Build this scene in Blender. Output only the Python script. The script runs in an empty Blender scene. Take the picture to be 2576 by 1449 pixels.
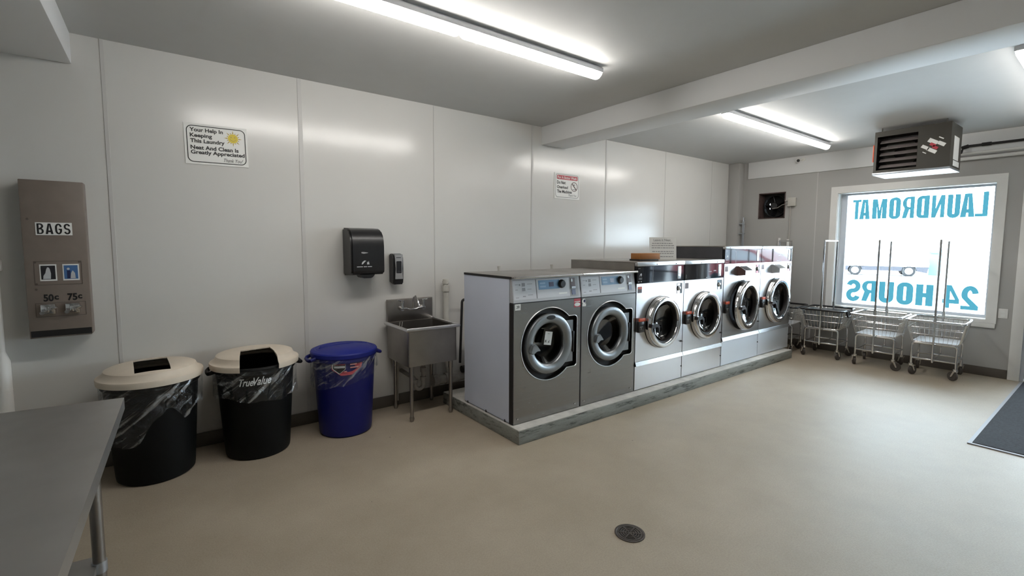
import bpy, bmesh, math, random
from mathutils import Vector, Matrix

PI = math.pi
C = bpy.context.scene.collection
rnd = random.Random(7)

# ------------------------------------------------------------------ materials
def lin(c):
    return tuple(((v / 12.92) if v <= 0.04045 else ((v + 0.055) / 1.055) ** 2.4) for v in c)

def hexc(h):
    return lin(tuple(int(h[i:i + 2], 16) / 255 for i in (0, 2, 4)))

def new_mat(name):
    m = bpy.data.materials.new(name)
    m.use_nodes = True
    nt = m.node_tree
    return m, nt, nt.nodes['Principled BSDF']

def pmat(name, col, rough=0.5, metal=0.0, spec=0.5, coat=0.0, coat_rough=0.1,
         var=0.0, var_scale=8.0, bump=0.0, bump_scale=60.0, aniso=0.0, stretch=None, rvar=0.0):
    """principled material with optional noise in the colour, the roughness and the bump"""
    m, nt, b = new_mat(name)
    b.inputs['Base Color'].default_value = (*col, 1)
    b.inputs['Roughness'].default_value = rough
    b.inputs['Metallic'].default_value = metal
    b.inputs['Specular IOR Level'].default_value = spec
    b.inputs['Coat Weight'].default_value = coat
    b.inputs['Coat Roughness'].default_value = coat_rough
    b.inputs['Anisotropic'].default_value = aniso
    if var or bump or rvar:
        tc = nt.nodes.new('ShaderNodeTexCoord')
        mp = nt.nodes.new('ShaderNodeMapping')
        nt.links.new(tc.outputs['Object'], mp.inputs['Vector'])
        if stretch:
            mp.inputs['Scale'].default_value = stretch
    if var:
        n = nt.nodes.new('ShaderNodeTexNoise')
        n.inputs['Scale'].default_value = var_scale
        n.inputs['Detail'].default_value = 5
        nt.links.new(mp.outputs['Vector'], n.inputs['Vector'])
        mr = nt.nodes.new('ShaderNodeMapRange')
        mr.inputs['From Min'].default_value = 0.3
        mr.inputs['From Max'].default_value = 0.7
        mr.inputs['To Min'].default_value = 1 - var
        mr.inputs['To Max'].default_value = 1 + var
        nt.links.new(n.outputs['Fac'], mr.inputs['Value'])
        mx = nt.nodes.new('ShaderNodeVectorMath')
        mx.operation = 'SCALE'
        mx.inputs[0].default_value = col
        nt.links.new(mr.outputs['Result'], mx.inputs['Scale'])
        nt.links.new(mx.outputs['Vector'], b.inputs['Base Color'])
    if rvar:
        n = nt.nodes.new('ShaderNodeTexNoise')
        n.inputs['Scale'].default_value = var_scale * 1.7
        nt.links.new(mp.outputs['Vector'], n.inputs['Vector'])
        mr = nt.nodes.new('ShaderNodeMapRange')
        mr.inputs['To Min'].default_value = rough - rvar
        mr.inputs['To Max'].default_value = rough + rvar
        nt.links.new(n.outputs['Fac'], mr.inputs['Value'])
        nt.links.new(mr.outputs['Result'], b.inputs['Roughness'])
    if bump:
        n = nt.nodes.new('ShaderNodeTexNoise')
        n.inputs['Scale'].default_value = bump_scale
        n.inputs['Detail'].default_value = 3
        nt.links.new(mp.outputs['Vector'], n.inputs['Vector'])
        bp = nt.nodes.new('ShaderNodeBump')
        bp.inputs['Strength'].default_value = bump
        bp.inputs['Distance'].default_value = 0.02
        nt.links.new(n.outputs['Fac'], bp.inputs['Height'])
        nt.links.new(bp.outputs['Normal'], b.inputs['Normal'])
    return m

def emit(name, col, strength):
    m, nt, b = new_mat(name)
    b.inputs['Base Color'].default_value = (*col, 1)
    b.inputs['Emission Color'].default_value = (*col, 1)
    b.inputs['Emission Strength'].default_value = strength
    b.inputs['Roughness'].default_value = 0.4
    return m

def glassy(name, tint, gloss=0.08, rough=0.02, scale=1.0):
    m = bpy.data.materials.new(name)
    m.use_nodes = True
    nt = m.node_tree
    nt.nodes.clear()
    out = nt.nodes.new('ShaderNodeOutputMaterial')
    tr = nt.nodes.new('ShaderNodeBsdfTransparent')
    tr.inputs['Color'].default_value = (*tint, 1)
    gl = nt.nodes.new('ShaderNodeBsdfGlossy')
    gl.inputs['Roughness'].default_value = rough
    gl.inputs['Color'].default_value = (0.9, 0.9, 0.9, 1)
    fr = nt.nodes.new('ShaderNodeFresnel')
    fr.inputs['IOR'].default_value = 1.45
    ad = nt.nodes.new('ShaderNodeMath')
    ad.operation = 'ADD'
    ad.inputs[1].default_value = gloss - 0.04
    ad.use_clamp = True
    nt.links.new(fr.outputs[0], ad.inputs[0])
    ml = nt.nodes.new('ShaderNodeMath')
    ml.operation = 'MULTIPLY'
    ml.inputs[1].default_value = scale
    nt.links.new(ad.outputs[0], ml.inputs[0])
    mx = nt.nodes.new('ShaderNodeMixShader')
    nt.links.new(ml.outputs[0], mx.inputs[0])
    nt.links.new(tr.outputs[0], mx.inputs[1])
    nt.links.new(gl.outputs[0], mx.inputs[2])
    nt.links.new(mx.outputs[0], out.inputs['Surface'])
    return m

def film(name):
    """clear crinkled bin-liner plastic"""
    m = bpy.data.materials.new(name)
    m.use_nodes = True
    nt = m.node_tree
    nt.nodes.clear()
    out = nt.nodes.new('ShaderNodeOutputMaterial')
    tr = nt.nodes.new('ShaderNodeBsdfTransparent')
    tr.inputs['Color'].default_value = (0.93, 0.94, 0.95, 1)
    gl = nt.nodes.new('ShaderNodeBsdfGlossy')
    gl.inputs['Roughness'].default_value = 0.16
    gl.inputs['Color'].default_value = (0.9, 0.93, 0.97, 1)
    df = nt.nodes.new('ShaderNodeBsdfDiffuse')
    df.inputs['Color'].default_value = (0.75, 0.78, 0.8, 1)
    tc = nt.nodes.new('ShaderNodeTexCoord')
    n = nt.nodes.new('ShaderNodeTexNoise')
    n.inputs['Scale'].default_value = 9
    n.inputs['Detail'].default_value = 4
    n.inputs['Distortion'].default_value = 1.2
    nt.links.new(tc.outputs['Object'], n.inputs['Vector'])
    bp = nt.nodes.new('ShaderNodeBump')
    bp.inputs['Strength'].default_value = 0.9
    bp.inputs['Distance'].default_value = 0.05
    nt.links.new(n.outputs['Fac'], bp.inputs['Height'])
    nt.links.new(bp.outputs['Normal'], gl.inputs['Normal'])
    # painted crease highlights: slanting streaks mixed whiter and glossier
    mp = nt.nodes.new('ShaderNodeMapping')
    mp.vector_type = 'TEXTURE'
    mp.inputs['Rotation'].default_value = (0, -0.72, 0)
    mp.inputs['Scale'].default_value = (0.34, 0.22, 0.034)
    nt.links.new(tc.outputs['Object'], mp.inputs['Vector'])
    n2 = nt.nodes.new('ShaderNodeTexNoise')
    n2.inputs['Scale'].default_value = 1.0
    n2.inputs['Detail'].default_value = 3
    n2.inputs['Distortion'].default_value = 0.8
    nt.links.new(mp.outputs['Vector'], n2.inputs['Vector'])
    def ramp(a, b, lo, hi):
        r = nt.nodes.new('ShaderNodeMapRange')
        r.inputs['From Min'].default_value = a
        r.inputs['From Max'].default_value = b
        r.inputs['To Min'].default_value = lo
        r.inputs['To Max'].default_value = hi
        nt.links.new(n2.outputs['Fac'], r.inputs['Value'])
        return r
    m1 = nt.nodes.new('ShaderNodeMixShader')
    nt.links.new(ramp(0.52, 0.68, 0.04, 0.30).outputs[0], m1.inputs[0])
    nt.links.new(tr.outputs[0], m1.inputs[1])
    nt.links.new(gl.outputs[0], m1.inputs[2])
    m2 = nt.nodes.new('ShaderNodeMixShader')
    nt.links.new(ramp(0.57, 0.70, 0.010, 0.26).outputs[0], m2.inputs[0])
    nt.links.new(m1.outputs[0], m2.inputs[1])
    nt.links.new(df.outputs[0], m2.inputs[2])
    nt.links.new(m2.outputs[0], out.inputs['Surface'])
    return m

def vinyl(name, col_front, col_trans):
    m = bpy.data.materials.new(name)
    m.use_nodes = True
    nt = m.node_tree
    nt.nodes.clear()
    out = nt.nodes.new('ShaderNodeOutputMaterial')
    d = nt.nodes.new('ShaderNodeBsdfDiffuse')
    d.inputs['Color'].default_value = (*col_front, 1)
    t = nt.nodes.new('ShaderNodeBsdfTranslucent')
    t.inputs['Color'].default_value = (*col_trans, 1)
    a = nt.nodes.new('ShaderNodeAddShader')
    nt.links.new(d.outputs[0], a.inputs[0])
    nt.links.new(t.outputs[0], a.inputs[1])
    nt.links.new(a.outputs[0], out.inputs['Surface'])
    return m

def floor_mat():
    m, nt, b = new_mat('painted_concrete')
    tc = nt.nodes.new('ShaderNodeTexCoord')
    def noise(scale, detail=5, rough=0.6):
        n = nt.nodes.new('ShaderNodeTexNoise')
        n.inputs['Scale'].default_value = scale
        n.inputs['Detail'].default_value = detail
        n.inputs['Roughness'].default_value = rough
        nt.links.new(tc.outputs['Object'], n.inputs['Vector'])
        return n
    n1 = noise(0.9, 6, 0.65)
    r1 = nt.nodes.new('ShaderNodeValToRGB')
    r1.color_ramp.elements[0].position = 0.33
    r1.color_ramp.elements[0].color = (0.315, 0.258, 0.188, 1)
    r1.color_ramp.elements[1].position = 0.66
    r1.color_ramp.elements[1].color = (0.40, 0.338, 0.258, 1)
    nt.links.new(n1.outputs['Fac'], r1.inputs['Fac'])
    n2 = noise(120, 3, 0.7)
    r2 = nt.nodes.new('ShaderNodeValToRGB')
    r2.color_ramp.elements[0].position = 0.35
    r2.color_ramp.elements[0].color = (0.90, 0.895, 0.885, 1)
    r2.color_ramp.elements[1].position = 0.6
    r2.color_ramp.elements[1].color = (1.03, 1.03, 1.03, 1)
    nt.links.new(n2.outputs['Fac'], r2.inputs['Fac'])
    mx = nt.nodes.new('ShaderNodeMix')
    mx.data_type = 'RGBA'
    mx.blend_type = 'MULTIPLY'
    mx.inputs['Factor'].default_value = 1.0
    nt.links.new(r1.outputs['Color'], mx.inputs['A'])
    nt.links.new(r2.outputs['Color'], mx.inputs['B'])
    # scattered dark specks
    vo = nt.nodes.new('ShaderNodeTexVoronoi')
    vo.inputs['Scale'].default_value = 3.1
    nt.links.new(tc.outputs['Object'], vo.inputs['Vector'])
    lt = nt.nodes.new('ShaderNodeMath')
    lt.operation = 'LESS_THAN'
    lt.inputs[1].default_value = 0.022
    nt.links.new(vo.outputs['Distance'], lt.inputs[0])
    mx2 = nt.nodes.new('ShaderNodeMix')
    mx2.data_type = 'RGBA'
    mx2.inputs['B'].default_value = (0.12, 0.105, 0.09, 1)
    sc = nt.nodes.new('ShaderNodeMath')
    sc.operation = 'MULTIPLY'
    sc.inputs[1].default_value = 0.65
    nt.links.new(lt.outputs[0], sc.inputs[0])
    nt.links.new(sc.outputs[0], mx2.inputs['Factor'])
    nt.links.new(mx.outputs['Result'], mx2.inputs['A'])
    nt.links.new(mx2.outputs['Result'], b.inputs['Base Color'])
    mr = nt.nodes.new('ShaderNodeMapRange')
    mr.inputs['To Min'].default_value = 0.46
    mr.inputs['To Max'].default_value = 0.62
    nt.links.new(n1.outputs['Fac'], mr.inputs['Value'])
    nt.links.new(mr.outputs['Result'], b.inputs['Roughness'])
    b.inputs['Specular IOR Level'].default_value = 0.7
    bp = nt.nodes.new('ShaderNodeBump')
    bp.inputs['Strength'].default_value = 0.12
    bp.inputs['Distance'].default_value = 0.01
    nt.links.new(n2.outputs['Fac'], bp.inputs['Height'])
    nt.links.new(bp.outputs['Normal'], b.inputs['Normal'])
    return m

def concrete_mat():
    m, nt, b = new_mat('old_painted_plinth')
    tc = nt.nodes.new('ShaderNodeTexCoord')
    mp = nt.nodes.new('ShaderNodeMapping')
    mp.inputs['Scale'].default_value = (0.5, 1, 3.2)
    nt.links.new(tc.outputs['Object'], mp.inputs['Vector'])
    n = nt.nodes.new('ShaderNodeTexNoise')
    n.inputs['Scale'].default_value = 9
    n.inputs['Detail'].default_value = 7
    n.inputs['Roughness'].default_value = 0.7
    nt.links.new(mp.outputs['Vector'], n.inputs['Vector'])
    r = nt.nodes.new('ShaderNodeValToRGB')
    e = r.color_ramp.elements
    e[0].position = 0.36
    e[0].color = (0.06, 0.06, 0.053, 1)
    e[1].position = 0.46
    e[1].color = (0.235, 0.240, 0.215, 1)
    e.new(0.72).color = (0.31, 0.315, 0.285, 1)
    nt.links.new(n.outputs['Fac'], r.inputs['Fac'])
    nt.links.new(r.outputs['Color'], b.inputs['Base Color'])
    b.inputs['Roughness'].default_value = 0.6
    bp = nt.nodes.new('ShaderNodeBump')
    bp.inputs['Strength'].default_value = 0.5
    bp.inputs['Distance'].default_value = 0.02
    nt.links.new(n.outputs['Fac'], bp.inputs['Height'])
    nt.links.new(bp.outputs['Normal'], b.inputs['Normal'])
    return m

M = {}
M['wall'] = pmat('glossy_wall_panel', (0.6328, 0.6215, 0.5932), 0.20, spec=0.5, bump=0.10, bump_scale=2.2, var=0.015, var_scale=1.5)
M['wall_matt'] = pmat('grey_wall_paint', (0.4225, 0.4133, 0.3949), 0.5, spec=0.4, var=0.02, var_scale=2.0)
M['ceil'] = pmat('ceiling_paint', (0.58, 0.58, 0.57), 0.6, spec=0.3, var=0.01)
M['beam'] = pmat('beam_paint', (0.7823, 0.7823, 0.7773), 0.55, spec=0.35)
M['floor'] = floor_mat()
M['plinth'] = concrete_mat()
M['plinth_top'] = pmat('pale_plinth_top', (0.50, 0.48, 0.44), 0.7, var=0.15, var_scale=12, bump=0.2, bump_scale=30)  # paler than the plinth sides, with random mottling
M['base'] = pmat('vinyl_baseboard', (0.1013, 0.08625, 0.07125), 0.45)
M['strip'] = pmat('seam_strip_plastic', (0.55, 0.54, 0.52), 0.4)
M['white'] = pmat('white_trim_paint', (0.777, 0.7665, 0.735), 0.4, var=0.02)
M['paper'] = pmat('white_card', (0.80, 0.80, 0.77), 0.45)
M['ink'] = pmat('black_print', (0.012, 0.012, 0.013), 0.5)
M['red_ink'] = pmat('red_print', (0.48, 0.05, 0.07), 0.5)
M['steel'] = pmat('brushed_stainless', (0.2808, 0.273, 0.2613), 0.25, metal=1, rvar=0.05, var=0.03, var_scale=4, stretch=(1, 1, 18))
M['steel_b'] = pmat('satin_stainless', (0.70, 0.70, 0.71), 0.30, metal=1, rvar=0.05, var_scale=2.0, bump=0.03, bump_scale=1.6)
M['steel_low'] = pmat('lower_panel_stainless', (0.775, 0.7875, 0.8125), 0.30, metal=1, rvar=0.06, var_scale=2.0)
M['steel_low_tall'] = pmat('blued_lower_panel_stainless', (0.84, 0.87, 0.91), 0.58, metal=1, rvar=0.05, var_scale=2.0)  # colour lifted and blued to stand in for the window's reflection
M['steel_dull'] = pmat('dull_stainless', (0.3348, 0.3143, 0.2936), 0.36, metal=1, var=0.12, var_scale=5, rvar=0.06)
M['steel_table'] = pmat('table_stainless', (0.5148, 0.5032, 0.4914), 0.40, metal=1, var=0.05, var_scale=7, rvar=0.06)
M['chrome'] = pmat('polished_chrome', (0.66, 0.66, 0.66), 0.10, metal=1)
M['cart_chrome'] = pmat('cart_chrome', (0.72, 0.72, 0.72), 0.18, metal=1)
M['blackpanel'] = pmat('gloss_black_panel', (0.008, 0.009, 0.012), 0.05, spec=0.4)
M['black'] = pmat('black_plastic', (0.012, 0.012, 0.013), 0.32)
M['blackmatt'] = pmat('black_rubber', (0.014, 0.013, 0.013), 0.6)
M['void'] = pmat('dark_cavity', (0.006, 0.006, 0.006), 0.7)
M['drum'] = pmat('unlit_drum_steel', (0.018, 0.018, 0.02), 0.45, metal=0.5)  # steel coloured near black to imitate an unlit interior
M['cabinet'] = pmat('pale_blue_grey_enamel', (0.6048, 0.6408, 0.7488), 0.3, var=0.02, var_scale=3)
M['cabinet_dark'] = pmat('charcoal_enamel', (0.062, 0.062, 0.070), 0.4, var=0.15, var_scale=6)
M['console'] = pmat('light_grey_console', (0.425, 0.425, 0.4377), 0.38)
M['console_line'] = pmat('console_groove', (0.26, 0.26, 0.27), 0.5)
M['ringgrey'] = pmat('grey_door_casting', (0.26, 0.275, 0.285), 0.34, metal=0.75, var=0.04)
M['display'] = pmat('blue_instruction_label', (0.1125, 0.2475, 0.42), 0.35)
M['display2'] = pmat('pale_blue_text_block', (0.256, 0.416, 0.592), 0.4)
M['lcd'] = pmat('lcd_window', (0.08, 0.085, 0.16), 0.2)
M['glass_door'] = glassy('washer_glass', (0.42, 0.44, 0.47), gloss=0.04, scale=0.14)
M['glass'] = glassy('window_glass', (0.96, 0.98, 0.98), gloss=0.05)
M['orange'] = pmat('orange_label', (0.62, 0.09, 0.03), 0.4)
M['brownlab'] = pmat('brown_label', (0.10, 0.055, 0.05), 0.4)
M['tan_box'] = pmat('orange_brown_carton', (0.36, 0.14, 0.03), 0.6, var=0.08)
M['taupe'] = pmat('taupe_enamel', (0.2066, 0.1682, 0.1393), 0.45, var=0.05, var_scale=14)
M['taupe_d'] = pmat('taupe_groove', (0.11, 0.09, 0.075), 0.5)
M['bin_black'] = pmat('black_bin_plastic', (0.0035, 0.0042, 0.0042), 0.55, spec=0.18)
M['bin_blue'] = pmat('blue_bin_plastic', (0.0072, 0.0112, 0.136), 0.42, spec=0.35, var=0.05)
M['lid_blue'] = pmat('blue_lid_plastic', (0.010, 0.019, 0.215), 0.45, spec=0.35)
M['lid_beige'] = pmat('beige_lid_plastic', (0.6638, 0.578, 0.4717), 0.5, var=0.05, var_scale=9, bump=0.05)
M['film'] = film('clear_bin_liner')
M['pvc'] = pmat('white_pvc', (0.528, 0.512, 0.464), 0.4, var=0.08, var_scale=12)
M['pvc_d'] = pmat('grey_pvc', (0.304, 0.288, 0.264), 0.5, var=0.2, var_scale=14)  # greyer and more mottled than the white pipes
M['heater'] = pmat('grey_brown_heater_enamel', (0.04613, 0.04225, 0.03255), 0.42)
M['heater_d'] = pmat('dark_heater_inside', (0.022, 0.018, 0.018), 0.6)
M['galv'] = pmat('galvanised_metal', (0.44, 0.464, 0.496), 0.38, metal=0.9, var=0.08)
M['slat'] = pmat('heater_louvre', (0.17, 0.145, 0.14), 0.45)
M['conduit'] = pmat('painted_conduit', (0.42, 0.40, 0.37), 0.5)
M['boxgrey'] = pmat('painted_junction_box', (0.50, 0.48, 0.43), 0.5)
M['wood'] = pmat('rough_wood_frame', (0.085, 0.055, 0.05), 0.7, var=0.2, var_scale=20)
M['mat'] = pmat('charcoal_carpet', (0.022, 0.023, 0.028), 0.95, var=0.35, var_scale=60, bump=0.4, bump_scale=200)
M['iron'] = pmat('cast_iron', (0.070, 0.058, 0.050), 0.5, metal=0.4, var=0.25, var_scale=30)
M['lamp'] = emit('lit_diffuser', (1.0, 0.965, 0.915), 19.5)
M['lamp_dim'] = emit('lit_diffuser_dimmed', (1.0, 0.965, 0.915), 6.5)  # same diffuser turned down to lessen the glow on the ceiling
M['lamp_house'] = pmat('lamp_housing', (0.62, 0.62, 0.64), 0.4)
M['teal'] = vinyl('teal_vinyl', (0.015, 0.06, 0.075), (0.020, 0.069, 0.083))
M['yellow'] = pmat('sun_yellow', (0.72, 0.56, 0.05), 0.5)
M['sunray'] = pmat('sun_ray_ochre', (0.50, 0.36, 0.10), 0.5)
M['photo_dark'] = pmat('dark_photo', (0.022, 0.022, 0.026), 0.3)
M['photo_blue'] = pmat('blue_photo', (0.065, 0.155, 0.34), 0.3)
M['photo_grey'] = pmat('pale_figure', (0.52, 0.53, 0.54), 0.4)
M['photo_navy'] = pmat('navy_figure', (0.02, 0.03, 0.09), 0.4)
M['soapface'] = pmat('silver_grey_plastic', (0.30, 0.30, 0.30), 0.35)
M['amber'] = pmat('soap_window', (0.025, 0.025, 0.027), 0.1)
M['ground'] = pmat('pale_paving', (0.55, 0.55, 0.55), 0.8, var=0.05)
M['car_paint'] = pmat('silver_car_paint', (0.62, 0.63, 0.66), 0.25, metal=0.6, coat=0.5)
M['glare_car_glass'] = pmat('glare_car_glass', (0.30, 0.31, 0.33), 0.1, metal=1)  # mirror metal, brightened to stand for glare on the side windows
M['car_low'] = pmat('shaded_car_side', (0.02, 0.02, 0.028), 0.5)  # dark colour stands for the ground mirrored in the lower body
M['tyre'] = pmat('tyre_rubber', (0.00525, 0.00525, 0.00595), 0.8)
M['cyan'] = pmat('cyan_container_paint', (0.07, 0.24, 0.27), 0.5)
M['alu'] = pmat('aluminium_frame', (0.55, 0.58, 0.63), 0.4, metal=0.6)
M['winframe'] = pmat('window_frame_white', (0.62, 0.66, 0.72), 0.4)
M['wheel'] = pmat('caster_rubber', (0.07, 0.06, 0.052), 0.6)

# ------------------------------------------------------------------ mesh helpers
class MB:
    def __init__(s):
        s.bm = bmesh.new()

    def _xf(s, vs, mat):
        if mat is not None:
            bmesh.ops.transform(s.bm, matrix=mat, verts=vs)

    def box(s, x0, x1, y0, y1, z0, z1, bev=0.0, seg=2, mat=None, skip=()):
        x0, x1 = sorted((x0, x1)); y0, y1 = sorted((y0, y1)); z0, z1 = sorted((z0, z1))
        co = [(x0, y0, z0), (x1, y0, z0), (x1, y1, z0), (x0, y1, z0), (x0, y0, z1), (x1, y0, z1), (x1, y1, z1), (x0, y1, z1)]
        v = [s.bm.verts.new(c) for c in co]
        fs = {'zn': (3, 2, 1, 0), 'zp': (4, 5, 6, 7), 'yn': (0, 1, 5, 4), 'xp': (1, 2, 6, 5), 'yp': (2, 3, 7, 6), 'xn': (3, 0, 4, 7)}
        faces = [s.bm.faces.new([v[i] for i in q]) for k, q in fs.items() if k not in skip]
        if bev:
            es = list({e for f in faces for e in f.edges})
            r = bmesh.ops.bevel(s.bm, geom=es, offset=bev, segments=seg, affect='EDGES', profile=0.5)
            v = list({q for f in r['faces'] for q in f.verts} | {q for q in v if q.is_valid})
        s._xf(v, mat)
        return s

    def ring(s, c, ax, r, n, u=None):
        ax = Vector(ax).normalized()
        if u is None:
            u = ax.orthogonal().normalized()
        w = ax.cross(u)
        return [s.bm.verts.new(Vector(c) + (u * math.cos(2 * PI * i / n) + w * math.sin(2 * PI * i / n)) * r) for i in range(n)]

    def tube(s, pts, r, n=10, closed=False, caps=True):
        pts = [Vector(p) for p in pts]
        N = len(pts)
        rr = r if isinstance(r, (list, tuple)) else [r] * N
        rings = []
        u = None
        for i, p in enumerate(pts):
            if closed:
                t = (pts[(i + 1) % N] - pts[i - 1])
            else:
                t = pts[min(i + 1, N - 1)] - pts[max(i - 1, 0)]
            t.normalize()
            if u is None:
                u = t.orthogonal().normalized()
            else:
                u = (u - t * u.dot(t))
                if u.length < 1e-6:
                    u = t.orthogonal()
                u.normalize()
            rings.append(s.ring(p, t, rr[i], n, u))
        m = N if closed else N - 1
        for i in range(m):
            a, b = rings[i], rings[(i + 1) % N]
            for j in range(n):
                s.bm.faces.new((a[j], a[(j + 1) % n], b[(j + 1) % n], b[j]))
        if caps and not closed:
            s.bm.faces.new(rings[0][::-1])
            s.bm.faces.new(rings[-1])
        return s

    def cyl(s, p0, p1, r, n=24):
        return s.tube([p0, p1], r, n)

    def lathe(s, prof, origin=(0, 0, 0), axis='z', n=48, closed=False):
        """prof: list of (radius, height along axis)"""
        o = Vector(origin)
        def P(r, h, a):
            c, d = math.cos(a) * r, math.sin(a) * r
            return o + {'z': Vector((c, d, h)), 'y': Vector((c, h, d)), 'x': Vector((h, c, d))}[axis]
        rings = []
        for (r, h) in prof:
            if r < 1e-6:
                rings.append([s.bm.verts.new(P(0, h, 0))])
            else:
                rings.append([s.bm.verts.new(P(r, h, 2 * PI * i / n)) for i in range(n)])
        L = len(rings)
        for k in range(L if closed else L - 1):
            a, b = rings[k], rings[(k + 1) % L]
            for i in range(n):
                j = (i + 1) % n
                if len(a) == 1 and len(b) == 1:
                    continue
                if len(a) == 1:
                    s.bm.faces.new((a[0], b[j], b[i]))
                elif len(b) == 1:
                    s.bm.faces.new((a[i], a[j], b[0]))
                else:
                    s.bm.faces.new((a[i], a[j], b[j], b[i]))
        return s

    def prism(s, pts, a0, a1, axis='y', holes=()):
        """extruded outline; pts are 2D (x,z) for axis y, (y,z) for axis x, (x,y) for axis z; holes too"""
        def P(p, h):
            return {'y': (p[0], h, p[1]), 'x': (h, p[0], p[1]), 'z': (p[0], p[1], h)}[axis]
        edges = []
        loops = [list(pts)] + [list(h) for h in holes]
        vl = []
        for lp in loops:
            vs = [s.bm.verts.new(P(p, a0)) for p in lp]
            vl.append(vs)
            edges += [s.bm.edges.new((vs[i], vs[(i + 1) % len(vs)])) for i in range(len(vs))]
        if holes:
            r = bmesh.ops.triangle_fill(s.bm, edges=edges, use_beauty=True)
            faces = [g for g in r['geom'] if isinstance(g, bmesh.types.BMFace)]
        else:
            faces = [s.bm.faces.new(vl[0])]
        if abs(a1 - a0) > 1e-9:
            r = bmesh.ops.extrude_face_region(s.bm, geom=faces, use_keep_orig=True)
            nv = [g for g in r['geom'] if isinstance(g, bmesh.types.BMVert)]
            d = {'y': (0, a1 - a0, 0), 'x': (a1 - a0, 0, 0), 'z': (0, 0, a1 - a0)}[axis]
            bmesh.ops.translate(s.bm, vec=d, verts=nv)
        return s

    def rot(s, mat):
        bmesh.ops.transform(s.bm, matrix=mat, verts=s.bm.verts)
        return s

    def mesh(s, name, smooth=None):
        bmesh.ops.recalc_face_normals(s.bm, faces=s.bm.faces)
        me = bpy.data.meshes.new(name)
        s.bm.to_mesh(me)
        s.bm.free()
        if smooth is not None:
            for p in me.polygons:
                p.use_smooth = True
            try:
                me.set_sharp_from_angle(angle=math.radians(smooth))
            except Exception:
                pass
        return me

def circle(cx, cz, r, n=64, a0=0.0, a1=2 * PI, full=True):
    k = n if full else n - 1
    return [(cx + r * math.cos(a0 + (a1 - a0) * i / k), cz + r * math.sin(a0 + (a1 - a0) * i / k)) for i in range(n)]

def rrect(x0, x1, z0, z1, r, n=6):
    out = []
    for cx, cz, a in ((x1 - r, z1 - r, 0), (x0 + r, z1 - r, PI / 2), (x0 + r, z0 + r, PI), (x1 - r, z0 + r, 1.5 * PI)):
        for i in range(n + 1):
            t = a + PI / 2 * i / n
            out.append((cx + r * math.cos(t), cz + r * math.sin(t)))
    return out

def arc3(center, u, v, r, a0, a1, n=8):
    c, u, v = Vector(center), Vector(u), Vector(v)
    return [c + (u * math.cos(a0 + (a1 - a0) * i / n) + v * math.sin(a0 + (a1 - a0) * i / n)) * r for i in range(n + 1)]

# ------------------------------------------------------------------ object helpers
def root_of(o):
    while o.parent is not None:
        o = o.parent
    return o

def tag(o, label, cat, group=None, kind=None):
    o['label'] = label
    o['category'] = cat
    if group:
        o['group'] = group
    if kind:
        o['kind'] = kind
    return o

def thing(name, label, cat, loc=(0, 0, 0), rz=0.0, group=None):
    o = bpy.data.objects.new(name, None)
    o.empty_display_size = 0.1
    C.objects.link(o)
    o.location = loc
    o.rotation_euler = (0, 0, rz)
    return tag(o, label, cat, group)

def obj(name, mb, mat, parent=None, world=True, smooth=35, loc=None, label=None):
    """one mesh object; under a parent the coordinates are the root's (world=True: given in world space)"""
    me = mb.mesh(name, smooth) if isinstance(mb, MB) else mb
    me.materials.append(M[mat] if isinstance(mat, str) else mat)
    o = bpy.data.objects.new(name, me)
    C.objects.link(o)
    if parent is not None:
        o.parent = parent
        if world:
            r = root_of(parent)
            if r.type == 'EMPTY':
                me.transform(Matrix.Translation(-Vector(r.location)))
            elif r.location.length > 0:
                me.transform(Matrix.Translation(-Vector(r.location)))
    elif loc is not None:
        me.transform(Matrix.Translation(-Vector(loc)))
        o.location = loc
    if label:
        o['label'] = label
    return o

def struct(name, mb, mat, parent=None, smooth=35):
    o = obj(name, mb, mat, parent, world=False, smooth=smooth)
    if parent is None:
        o['kind'] = 'structure'
    return o

def text_mesh(s, w, h, bold=0.0, shear=0.0, depth=0.0):
    """letters filling a box of w x h, lower left corner at the origin, in the XY plane"""
    cu = bpy.data.curves.new('lettering', 'FONT')
    cu.body = s
    cu.size = 1
    cu.offset = bold
    cu.shear = shear
    cu.resolution_u = 4
    o = bpy.data.objects.new('lettering', cu)
    C.objects.link(o)
    dg = bpy.context.evaluated_depsgraph_get()
    me = bpy.data.meshes.new_from_object(o.evaluated_get(dg))
    bpy.data.objects.remove(o)
    bpy.data.curves.remove(cu)
    xs = [v.co.x for v in me.vertices]; ys = [v.co.y for v in me.vertices]
    x0, x1, y0, y1 = min(xs), max(xs), min(ys), max(ys)
    sx = w / (x1 - x0)
    sy = h / (y1 - y0) if h else sx
    for v in me.vertices:
        v.co = ((v.co.x - x0) * sx, (v.co.y - y0) * sy, 0)
    me.materials.clear()
    return me

def text_on_front(s, x, y, z, w, h, **k):
    """world-space text mesh on a plane facing -Y, lower left corner at x,z"""
    me = text_mesh(s, w, h, **k)
    me.transform(Matrix.Translation((x, y, z)) @ Matrix.Rotation(PI / 2, 4, 'X'))
    return me

def join(*mes):
    bm = bmesh.new()
    for m in mes:
        bm.from_mesh(m)
    out = bpy.data.meshes.new('lettering')
    bm.to_mesh(out)
    bm.free()
    return out

def boolcut(o, cutter):
    md = o.modifiers.new('cut', 'BOOLEAN')
    md.operation = 'DIFFERENCE'
    md.solver = 'EXACT'
    md.object = cutter
    dg = bpy.context.evaluated_depsgraph_get()
    dg.update()
    me = bpy.data.meshes.new_from_object(o.evaluated_get(dg))
    o.modifiers.clear()
    o.data = me
    bpy.data.objects.remove(cutter)
    return o

# ------------------------------------------------------------------ the room
H = 2.844
XW = 7.7076          # window wall, inner face
XL, YF = -2.6, -7.6  # left wall, wall behind the camera

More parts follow.
